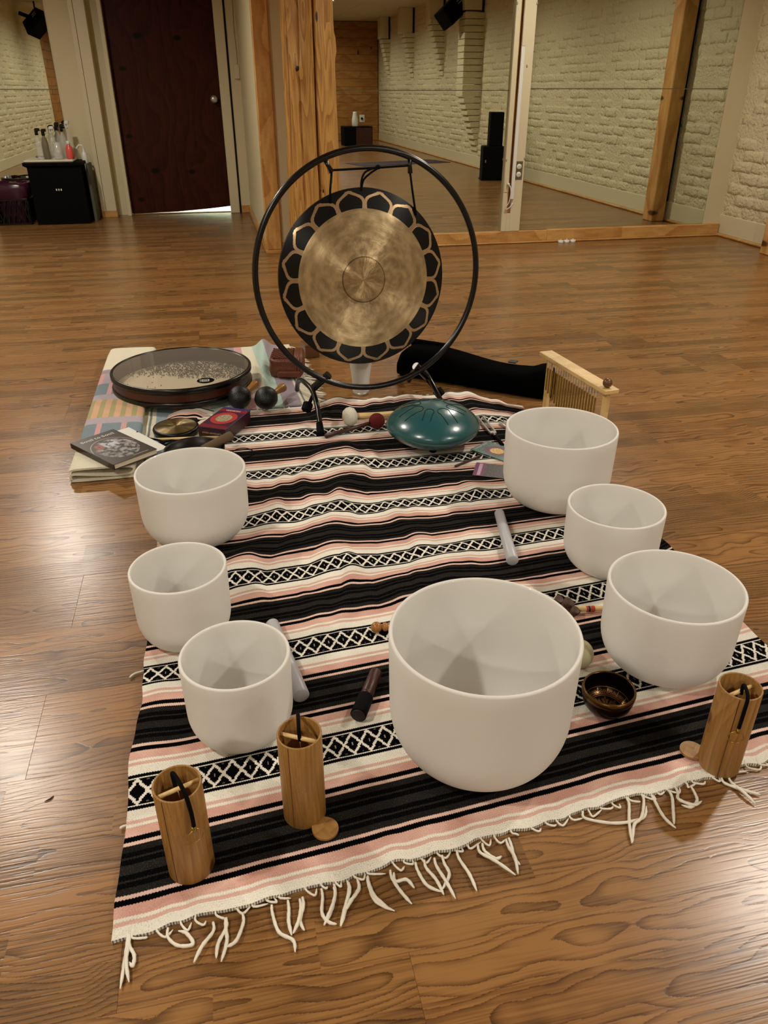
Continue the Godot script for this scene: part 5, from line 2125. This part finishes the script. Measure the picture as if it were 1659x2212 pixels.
func build_bar_chimes():
	var a := Vector3(1.044, 0.0, -2.306)
	var b := Vector3(1.082, 0.0, -1.932)
	var t := thing("bar_chimes", "wooden bar chimes frame with hanging brass tubes, behind the back right bowl", "chimes", a)
	var d := b - a
	var L := d.length()
	var n := d / L
	t.rotation.y = -atan2(n.z, n.x)
	# local x runs from the far end to the near end
	var H := 0.21
	slab(t, "top_bar", Vector3(-0.012, H - 0.013, -0.024), Vector3(L + 0.012, H, 0.024), M.pale_wood, 0.0015, 0, 2.0)
	for x in [0.015, L - 0.02]:
		var g := G.new()
		g.grain = 1
		g.ks = 2.0
		g.box(Vector3(x, (H - 0.013) * 0.5, -0.006), Vector3(0.024, H - 0.013, 0.013), 0.002)
		part(t, "upright", g, M.pale_wood)
		var f := G.new()
		f.grain = 2
		f.ks = 2.0
		f.box(Vector3(x, 0.006, 0.0), Vector3(0.026, 0.012, 0.11), 0.002)
		part(t, "foot", f, M.pale_wood)
	for i in 20:
		var x := 0.036 + i * (L - 0.085) / 19.0
		var l := minf(0.076 + i * 0.0062, 0.158)
		var y1 := H - 0.043
		var g := G.new()
		g.sm(true)
		g.tube([Vector3(x, y1 - l, 0.012), Vector3(x, y1, 0.012)], 0.003, 10, true, true)
		var bar := part(t, "brass_tube", g, M.brass)
		var s := G.new()
		s.tube([Vector3(x - 0.002, y1 - 0.006, 0.012), Vector3(x - 0.001, H - 0.012, 0.012)], 0.0005, 4)
		s.tube([Vector3(x + 0.002, y1 - 0.006, 0.012), Vector3(x + 0.001, H - 0.012, 0.012)], 0.0005, 4)
		part(bar, "string", s, M.yarn_plain)
		var p := G.new()
		p.box(Vector3(x, H + 0.0005, 0.014), Vector3(0.006, 0.002, 0.003), 0.0005)
		part(bar, "string_knot", p, M.yarn_plain)
	var m := thing("chime_beater", "small round wooden bead resting on the end of the bar chimes", "bead", b + Vector3(-0.004, H, -0.012))
	var bg := G.new()
	bg.sm(true)
	bg.ball(Vector3(0, 0.0142, 0), Vector3(0.0142, 0.0142, 0.0142), 24, 16)
	part(m, "bead", bg, M.chestnut)

func build_on_pastel():
	# maracas
	for q in [["black leather maraca nearest the card box, handle pointing away", Vector3(0.031, 0.0128, -2.516), Vector3(0.55, 0.1, -0.83)], ["black leather maraca with wooden handle, right of its twin", Vector3(0.119, 0.0128, -2.49), Vector3(0.6, 0.02, -0.8)]]:
		var t := thing("maraca", q[0], "maraca", q[1], 0.0, "pair of maracas")
		var d: Vector3 = q[2].normalized()
		var g := G.new()
		g.sm(true)
		var bs := Basis(d.cross(Vector3.UP).normalized(), d, d.cross(Vector3.UP).cross(d).normalized() * -1.0).orthonormalized()
		g.tf = Transform3D(bs, Vector3(0, 0.040, 0))
		g.lathe([Vector2(0, -0.041), Vector2(0.014, -0.039), Vector2(0.027, -0.030), Vector2(0.0365, -0.013), Vector2(0.039, 0.003), Vector2(0.036, 0.018), Vector2(0.027, 0.032), Vector2(0.014, 0.041), Vector2(0.009, 0.044)], 36)
		part(t, "leather_head", g, M.leather_black)
		var h := G.new()
		h.sm(true)
		h.tf = g.tf
		h.lathe([Vector2(0.009, 0.043), Vector2(0.010, 0.047), Vector2(0.0095, 0.06), Vector2(0.0125, 0.085), Vector2(0.0155, 0.105), Vector2(0.015, 0.112), Vector2(0, 0.113)], 24)
		var hd := part(t, "handle", h, M.honey)
		var s := G.new()
		s.sm(true)
		s.tf = g.tf
		var ring := []
		for i in 33:
			var a := TAU * i / 32
			ring.append(Vector3(0.0392 * sin(a) , 0.0385 * cos(a) * 1.02, 0.004))
		s.tube(ring, 0.0007, 5, false)
		part(t, "seam", s, M.black_gap)
	# woven leather bag and a small wooden box behind it
	var b := thing("woven_bag", "brown woven leather pouch on the fringed end of the pastel blanket", "bag", Vector3(0.228, 0.02, -2.855))
	b.rotation.y = -0.18
	var body := G.new()
	body.sm(true)
	var rows := []
	for j in 9:
		var y: float = [0.0, 0.003, 0.02, 0.036, 0.045, 0.058, 0.066, 0.07, 0.071][j]
		var k: float = [0.85, 0.95, 1.0, 0.99, 0.94, 0.97, 0.93, 0.82, 0.3][j]
		var row := []
		for i in 32:
			var a := TAU * i / 32
			var cx := signf(cos(a)) * pow(absf(cos(a)), 0.4)
			var cz := signf(sin(a)) * pow(absf(sin(a)), 0.4)
			row.append(Vector3(cx * 0.066 * k, y, cz * 0.075 * k))
		rows.append(row)
	for j in 8:
		for i in 32:
			var k := (i + 1) % 32
			body.quad(rows[j][i], rows[j + 1][i], rows[j + 1][k], rows[j][k])
	body.face(rows[8], Vector3.UP)
	part(b, "pouch", body, M.leather)
	# interlaced straps on the lid
	for i in 11:
		for j in 11:
			var g := G.new()
			var over := (i + j) % 2 == 0
			var x := -0.052 + i * 0.0092
			var z := -0.058 + j * 0.0115
			if x > 0.03:
				continue
			g.box(Vector3(x, 0.0715 + (0.0012 if over else -0.0002), z), Vector3(0.0092 if over else 0.0062, 0.0034, 0.0072 if over else 0.0118), 0.0012)
			part(b, "woven_strip", g, M.leather if over else M.leather_dark)
	for q in [[0.036, 0.012], [0.046, 0.02], [0.056, 0.008]]:
		var g := G.new()
		g.sm(true)
		g.tube(spline([Vector3(q[0], 0.02, 0.072), Vector3(q[0] + 0.004, 0.06, 0.068), Vector3(q[0], 0.076, 0.03), Vector3(q[0] - 0.002, 0.077, -0.04), Vector3(q[0], 0.05, -0.072)], 6), 0.0058, 8)
		part(b, "strap", g, M.leather)
	var lip := G.new()
	lip.box(Vector3(0.012, 0.014, 0.079), Vector3(0.09, 0.024, 0.012), 0.005)
	part(b, "front_pocket", lip, M.leather)
	var w := thing("wooden_block", "small dark wooden box on the floor behind the woven pouch", "box", Vector3(0.345, 0.0, -3.10), 0.15)
	slab(w, "body", Vector3(-0.03, 0.0, -0.035), Vector3(0.03, 0.045, 0.035), M.chestnut, 0.002)
	slab(w, "lid", Vector3(-0.0305, 0.0455, -0.036), Vector3(0.0305, 0.056, 0.036), M.chestnut, 0.002)
	# small gong disc, stick with cord, dark bowl, cork mallet, hoop
	var s := thing("small_gong", "small dark brass gong disc lying between the book and the card box", "gong", Vector3(-0.178, 0.0142, -2.345))
	var sg := G.new()
	sg.sm(true)
	sg.lathe([Vector2(0, 0), Vector2(0.064, 0.0), Vector2(0.071, 0.004), Vector2(0.0725, 0.016), Vector2(0.070, 0.0205), Vector2(0.064, 0.0215)], 64)
	part(s, "rim", sg, mat(Color(0.06, 0.05, 0.035), 0.35, 0.5))
	var sf := G.new()
	sf.sm(true)
	sf.lathe([Vector2(0.064, 0.0215), Vector2(0.04, 0.0232), Vector2(0.021, 0.0236), Vector2(0.0205, 0.0228), Vector2(0, 0.0226)], 64)
	var sfm := mat(Color(0.50, 0.43, 0.28), 0.4, 0.85)
	sfm.anisotropy_enabled = true
	sfm.anisotropy = -0.9
	part(s, "face", sf, sfm)
	var k := thing("thin_beater", "thin pale beater stick with knotted black cord beside the small gong", "beater", Vector3(-0.262, 0.017, -2.288))
	var kg := G.new()
	kg.sm(true)
	kg.tube([Vector3(0, 0.003, 0), Vector3(0.225, 0.012, 0.048)], [0.0038, 0.0042], 14)
	part(k, "stick", kg, M.pale_wood)
	var kc := G.new()
	kc.sm(true)
	kc.tube(spline([Vector3(-0.03, 0.02, -0.012), Vector3(-0.02, 0.018, -0.006), Vector3(0.0, 0.008, 0.0), Vector3(0.03, 0.004, 0.012), Vector3(0.05, 0.003, 0.035), Vector3(0.02, 0.002, 0.045), Vector3(0.04, 0.002, 0.03), Vector3(0.075, 0.003, 0.022), Vector3(0.06, 0.003, 0.05), Vector3(0.02, 0.002, 0.06), Vector3(-0.004, 0.002, 0.075)], 6), 0.0032, 8)
	part(k, "cord", kc, M.black_soft)
	var kk := G.new()
	kk.sm(true)
	kk.ball(Vector3(-0.03, 0.021, -0.012), Vector3(0.006, 0.007, 0.006), 10, 8)
	kk.ball(Vector3(-0.022, 0.018, -0.007), Vector3(0.005, 0.005, 0.005), 10, 8)
	part(k, "cord_knot", kk, M.black_soft)
	var dbl := thing("dark_metal_bowl", "dark hammered metal bowl mostly hidden behind the back left white bowl", "bowl", Vector3(-0.118, 0.0142, -2.125))
	var dg := G.new()
	dg.sm(true)
	dg.lathe([Vector2(0, 0), Vector2(0.05, 0.0), Vector2(0.078, 0.012), Vector2(0.088, 0.03), Vector2(0.0885, 0.034), Vector2(0.086, 0.034), Vector2(0.084, 0.03), Vector2(0.075, 0.014), Vector2(0.05, 0.004), Vector2(0, 0.003)], 56)
	part(dbl, "body", dg, mat(Color(0.085, 0.06, 0.045), 0.4, 0.5))
	var ck := thing("cork_mallet", "grey brown felt-covered mallet resting on the dark metal bowl", "mallet", Vector3(-0.095, 0.048, -2.11))
	var cg := G.new()
	cg.sm(true)
	cg.tube([Vector3(0, 0.0, 0), Vector3(0.085, 0.008, -0.068)], [0.0125, 0.015], 20, true, true)
	part(ck, "head", cg, mat(Color(0.37, 0.30, 0.21), 0.9))
	var ho := thing("cord_hoop", "thin black cord hoop beside the felt mallet on the striped blanket", "cord", Vector3(0.02, BT, -2.15))
	var hg := G.new()
	hg.sm(true)
	var ring := []
	for i in 33:
		var a := TAU * i / 32
		ring.append(Vector3(cos(a) * 0.032, 0.003, sin(a) * 0.036))
	hg.tube(ring, 0.0014, 7, false)
	part(ho, "hoop", hg, M.black_soft)

# ---------------------------------------------------------------- far things
func bottle(label: String, at: Vector3, h: float, r: float, cap: Material, body: Material, trigger: bool, cat := "bottle"):
	var t := thing("spray_bottle" if trigger else "bottle", label, cat, at, 0.0, "bottles on the black bin")
	var g := G.new()
	g.sm(true)
	g.lathe([Vector2(0, 0), Vector2(r * 0.9, 0), Vector2(r, 0.006), Vector2(r, h * 0.5), Vector2(r * 0.8, h * 0.66), Vector2(r * 0.42, h * 0.76), Vector2(r * 0.4, h * 0.82)], 20)
	part(t, "body", g, body)
	var c := G.new()
	c.sm(true)
	c.lathe([Vector2(r * 0.42, h * 0.80), Vector2(r * 0.5, h * 0.81), Vector2(r * 0.5, h), Vector2(0, h)], 16)
	var cp := part(t, "cap", c, cap)
	if trigger:
		var s := G.new()
		s.box(Vector3(0.012, h * 0.985, 0.012), Vector3(r * 1.2, h * 0.1, r * 1.6), 0.004)
		part(t, "nozzle", s, cap)
		var tg := G.new()
		tg.sm(true)
		tg.tube([Vector3(0.012, h * 0.94, 0.02), Vector3(0.016, h * 0.84, 0.034)], 0.004, 8)
		part(t, "trigger", tg, cap)

func build_corner():
	var z := -7.19
	var t := thing("black_bin", "tall black plastic bin with white cloth top left of the door", "bin", Vector3(-1.19, 0, z))
	var g := G.new()
	var pts := []
	for q in [[0.0, 0.205, 0.13], [0.43, 0.20, 0.15], [0.445, 0.225, 0.17], [0.465, 0.225, 0.17]]:
		pts.append([Vector3(-q[1], q[0], q[2]), Vector3(q[1], q[0], q[2]), Vector3(q[1], q[0], -q[2]), Vector3(-q[1], q[0], -q[2])])
	for i in 3:
		for j in 4:
			var k := (j + 1) % 4
			var o: Vector3 = (pts[i][j] + pts[i][k]) * Vector3(1, 0, 1)
			g.face([pts[i][j], pts[i][k], pts[i + 1][k], pts[i + 1][j]], o)
	g.face(pts[3], Vector3.UP)
	g.face(pts[0], Vector3.DOWN)
	part(t, "body", g, M.black_soft)
	for x in [-0.014, 0.004, 0.022]:
		slab(t, "printed_mark", Vector3(x, 0.258, 0.1435), Vector3(x + 0.009, 0.272, 0.1465), M.white_plastic)
	var c := thing("white_cloth", "folded white cloth on top of the black bin", "cloth", Vector3(-1.19, 0.466, z))
	slab(c, "cloth", Vector3(-0.215, 0, -0.15), Vector3(0.16, 0.018, 0.165), M.wool, 0.008)
	var side := thing("grey_panel", "grey board standing between the black bin and the boxed column", "board", Vector3(-0.952, 0, z - 0.09))
	slab(side, "board", Vector3(-0.012, 0, -0.1), Vector3(0.012, 0.44, 0.1), mat(Color(0.30, 0.31, 0.25), 0.6), 0.002)
	var clear := mat(Color(0.92, 0.93, 0.9, 0.25), 0.12)
	clear.transparency = BaseMaterial3D.TRANSPARENCY_ALPHA
	var smoke := mat(Color(0.45, 0.42, 0.34), 0.15)
	var pinkm := mat(Color(0.85, 0.35, 0.32), 0.2)
	var y := 0.4845
	bottle("clear bottle with black cap at the left end of the black bin", Vector3(-1.285, y, z + 0.05), 0.215, 0.026, M.black, clear, true)
	bottle("clear bottle with black cap second from the left on the bin", Vector3(-1.235, y, z + 0.06), 0.21, 0.026, M.black, smoke, true)
	bottle("clear bottle with pale trigger in the middle of the bin", Vector3(-1.185, y, z + 0.0), 0.225, 0.028, M.white_plastic, clear, true)
	bottle("black capped clear bottle behind the glass jar", Vector3(-1.15, y, z - 0.07), 0.25, 0.026, M.black, clear, true)
	bottle("black capped bottle next to the pink one", Vector3(-1.105, y, z - 0.02), 0.24, 0.024, M.black, clear, true)
	bottle("clear bottle with curved white trigger", Vector3(-1.075, y, z - 0.09), 0.26, 0.024, M.white_plastic, clear, true)
	bottle("bottle of pink liquid at the right end of the bin", Vector3(-1.06, y, z + 0.06), 0.13, 0.030, M.white_plastic, pinkm, false)
	var j := thing("glass_jar", "clear straight glass jar among the bottles on the bin", "jar", Vector3(-1.145, y, z + 0.075))
	var jg := G.new()
	jg.sm(true)
	jg.lathe([Vector2(0, 0), Vector2(0.03, 0), Vector2(0.031, 0.004), Vector2(0.031, 0.12), Vector2(0.029, 0.121), Vector2(0.028, 0.118), Vector2(0.028, 0.005), Vector2(0, 0.004)], 24)
	part(j, "jar", jg, clear)
	var p := thing("pump_dispenser", "white pump dispenser with curved spout beside the bin", "dispenser", Vector3(-0.968, 0.4405, z - 0.06))
	var pg := G.new()
	pg.sm(true)
	pg.lathe([Vector2(0, 0), Vector2(0.022, 0), Vector2(0.024, 0.005), Vector2(0.022, 0.075), Vector2(0.008, 0.09), Vector2(0.007, 0.11), Vector2(0, 0.11)], 20)
	part(p, "bottle", pg, M.white_plastic)
	var ps := G.new()
	ps.sm(true)
	ps.tube(spline([Vector3(0, 0.105, 0), Vector3(-0.005, 0.128, 0), Vector3(-0.03, 0.134, 0.0), Vector3(-0.055, 0.11, 0.0)], 6), 0.007, 10)
	part(p, "spout", ps, M.white_plastic)
	# wire waste basket with a purple liner
	var w := thing("waste_basket", "black lattice waste basket with purple bag liner left of the bin", "basket", Vector3(-1.575, 0, z - 0.04))
	var bx := 0.13
	for k in 4:
		var a := PI / 2 * k
		for i in 7:
			var s := G.new()
			s.sm(false)
			s.tf = Transform3D(Basis(Vector3.UP, a), Vector3.ZERO)
			var x0 := -bx + 0.04 * i
			s.tube([Vector3(x0, 0.005, bx), Vector3(minf(x0 + 0.05, bx), 0.19, bx)], 0.006, 6)
			s.tube([Vector3(minf(x0 + 0.05, bx), 0.005, bx), Vector3(x0, 0.19, bx)], 0.006, 6)
			part(w, "lattice_strip", s, M.black)
		var rg := G.new()
		rg.tf = Transform3D(Basis(Vector3.UP, a), Vector3.ZERO)
		rg.box(Vector3(0, 0.19, bx), Vector3(bx * 2 + 0.012, 0.02, 0.012), 0.003)
		part(w, "rim", rg, M.black)
		var fg := G.new()
		fg.tf = rg.tf
		fg.box(Vector3(0, 0.008, bx), Vector3(bx * 2 + 0.012, 0.016, 0.012), 0.003)
		part(w, "foot_rail", fg, M.black)
	var lg := G.new()
	lg.sm(true)
	rng.seed = 6
	var lr := []
	for q in [[0.01, 0.7], [0.18, 0.97], [0.22, 1.13], [0.27, 1.2], [0.31, 1.16], [0.315, 1.02], [0.24, 0.9]]:
		var row := []
		for i in 40:
			var a := TAU * i / 40
			var cx := signf(cos(a)) * pow(absf(cos(a)), 0.5)
			var cz := signf(sin(a)) * pow(absf(sin(a)), 0.5)
			var k: float = q[1] * (1.0 + rng.randf_range(-0.03, 0.03))
			row.append(Vector3(cx * bx * k, q[0] + rng.randf_range(-0.006, 0.006), cz * bx * k))
		lr.append(row)
	for i in lr.size() - 1:
		for k in 40:
			var n := (k + 1) % 40
			lg.quad(lr[i][k], lr[i + 1][k], lr[i + 1][n], lr[i][n])
	lg.face(lr[-1], Vector3.UP)
	part(w, "bag_liner", lg, mat(Color(0.24, 0.09, 0.17), 0.25))
	for q in [["crumpled green wrapper on top of the purple liner", -1.545, 0.07, Color(0.32, 0.36, 0.22)], ["crumpled grey paper on top of the purple liner", -1.60, 0.05, Color(0.45, 0.44, 0.40)]]:
		var cr := thing("crumpled_wrapper", q[0], "wrapper", Vector3(q[1], 0.235, z - 0.02))
		var cgm := G.new()
		var nn := FastNoiseLite.new()
		nn.seed = int(q[1] * 100)
		nn.frequency = 18.0
		var rr := []
		for i in 9:
			var row := []
			var la := -PI / 2 + PI * i / 8
			for k in 14:
				var lo := TAU * k / 14
				var dv := Vector3(cos(la) * cos(lo), sin(la) * 0.55, cos(la) * sin(lo))
				row.append(dv * q[2] * (1.0 + 0.7 * nn.get_noise_3dv(dv)) + Vector3(0, 0.04, 0))
			rr.append(row)
		for i in 8:
			for k in 14:
				var n := (k + 1) % 14
				cgm.quad(rr[i][k], rr[i + 1][k], rr[i + 1][n], rr[i][n])
		part(cr, "paper", cgm, mat(q[3], 0.3))
	# tea lights by the mirror rail
	for i in 3:
		var x: float = [2.455, 2.503, 2.552][i]
		var tl := thing("tea_light", ["white tea light at the foot of the mirror, leftmost of three", "white tea light at the foot of the mirror, middle of three", "white tea light at the foot of the mirror, rightmost of three"][i], "candle", Vector3(x, 0, -5.395 - 0.004 * i), 0.0, "tea lights")
		var tg := G.new()
		tg.sm(true)
		tg.lathe([Vector2(0, 0), Vector2(0.0185, 0), Vector2(0.0195, 0.001), Vector2(0.0195, 0.0165), Vector2(0.018, 0.0165), Vector2(0.017, 0.014), Vector2(0, 0.0145)], 28)
		part(tl, "cup", tg, M.white_plastic)
		var wk := G.new()
		wk.sm(true)
		wk.lathe([Vector2(0.004, 0.0145), Vector2(0.004, 0.019), Vector2(0.002, 0.026), Vector2(0, 0.028)], 12)
		part(tl, "plastic_flame", wk, M.white_plastic)

func build_behind():
	# things seen only in the mirrors
	var s := thing("floor_speaker", "black loudspeaker stack on the floor by the brick wall, seen in the mirror", "speaker", Vector3(3.42, 0, -1.17), 0.2)
	slab(s, "subwoofer", Vector3(-0.13, 0.012, -0.13), Vector3(0.13, 0.375, 0.13), M.black_soft, 0.008)
	slab(s, "plinth", Vector3(-0.14, 0, -0.14), Vector3(0.14, 0.012, 0.14), M.black_soft, 0.003)
	slab(s, "top_cabinet", Vector3(-0.06, 0.375, -0.1), Vector3(0.1, 0.74, 0.1), M.black_soft, 0.006)
	slab(s, "badge", Vector3(-0.1, 0.2, -0.1315), Vector3(-0.09, 0.23, -0.129), M.steel)
	for q in [["black loudspeaker hung from the beam above the brick wall, seen in the right mirror", Vector3(3.36, 1.87, 0.62), -0.5], ["black loudspeaker hung high on the left wall, seen in the left mirror", Vector3(-2.42, 1.90, 0.45), 0.5]]:
		var h := thing("hanging_speaker", q[0], "speaker", q[1], q[2], "hung loudspeakers")
		var g := G.new()
		g.tf = Transform3D(Basis(Vector3(0, 0, 1), 0.6) * Basis(Vector3(1, 0, 0), 0.35), Vector3.ZERO)
		g.box(Vector3(0, 0, 0), Vector3(0.36, 0.23, 0.24), 0.012)
		part(h, "cabinet", g, M.black_soft)
		var b := G.new()
		b.tf = g.tf
		b.box(Vector3(0.1, 0.05, -0.1215), Vector3(0.09, 0.012, 0.002))
		b.box(Vector3(0.1, 0.02, -0.1215), Vector3(0.09, 0.012, 0.002))
		part(h, "name_plate", b, mat(Color(0.55, 0.55, 0.5), 0.4))
		var a := G.new()
		a.sm(true)
		var out := 0.3 if q[2] < 0 else -0.25
		a.tube([Vector3(0, 0.05, 0), Vector3(out, 0.14, 0.0).rotated(Vector3.UP, -q[2])], 0.028, 10)
		part(h, "wall_arm", a, M.black_soft)
		var c := G.new()
		c.sm(true)
		c.tube([Vector3(0, 0.1, 0), Vector3(0.0, CEIL - q[1].y, 0.0)], 0.012, 8)
		part(h, "hanger", c, M.black_soft)
	var y := thing("yoga_mat", "purple yoga mat lying on the floor, seen in the mirror", "mat", Vector3(2.85, 0, 1.45), -0.3)
	slab(y, "mat", Vector3(-0.75, 0.0, -0.3), Vector3(0.75, 0.005, 0.3), mat(Color(0.13, 0.07, 0.15), 0.8), 0.002)
	var k := thing("small_cabinet", "low dark wooden cabinet by the pine wall, seen in the mirror", "cabinet", Vector3(2.98, 0, 5.7))
	slab(k, "carcass", Vector3(-0.28, 0, -0.2), Vector3(0.28, 0.34, 0.25), M.black_soft, 0.004)
	slab(k, "door_panel", Vector3(-0.05, 0.02, -0.208), Vector3(0.27, 0.32, -0.2), M.brown, 0.003)
	slab(k, "door_panel", Vector3(-0.27, 0.02, -0.208), Vector3(-0.06, 0.32, -0.2), M.black_soft, 0.003)
	var v := thing("white_vase", "ribbed white vase on the dark cabinet, seen in the mirror", "vase", Vector3(2.94, 0.34, 5.66))
	var g := G.new()
	g.sm(true)
	var pf := [Vector2(0, 0), Vector2(0.05, 0)]
	for i in 17:
		var u := i / 16.0
		pf.append(Vector2(lerpf(0.055, 0.034, u) + 0.022 * sin(u * PI * 0.9) * (1.0 - u) + 0.002 * (i & 1), 0.004 + u * 0.25))
	pf.append(Vector2(0, 0.255))
	g.lathe(pf, 28)
	part(v, "vase", g, M.white_plastic)
	var o := thing("wall_outlet", "white outlet with plug on the pine wall, seen in the mirror", "outlet", Vector3(3.38, 0.36, ZB - 0.001))
	slab(o, "plate", Vector3(-0.05, 0, -0.012), Vector3(0.06, 0.14, 0.0), M.white_plastic, 0.003)
	slab(o, "plug", Vector3(-0.02, 0.05, -0.05), Vector3(0.02, 0.09, -0.012), M.black_soft, 0.004)
	# small bits on the floor
	var l := thing("wood_chip", "tiny dark splinter on the floor left of the blanket", "splinter", Vector3(-0.40, 0, -0.985), 0.5)
	l.position = Vector3(-0.3395, 0.0, -0.917)
	var lg := G.new()
	lg.sm(true)
	lg.tube([Vector3(-0.007, 0.0012, 0), Vector3(0.002, 0.0016, 0.001), Vector3(0.008, 0.0012, -0.002)], [0.0006, 0.0014, 0.0006], 6)
	part(l, "chip", lg, mat(Color(0.10, 0.06, 0.03), 0.7))

func _ready():
	build_view()
	make_materials()
	build_lamps()
	build_floor()
	build_walls()
	build_fixtures()
	build_blanket()
	build_bowls()
	build_chimes()
	build_gong()
	build_drums()
	build_pastel()
	build_reading()
	build_small()
	build_corner()
	build_behind()
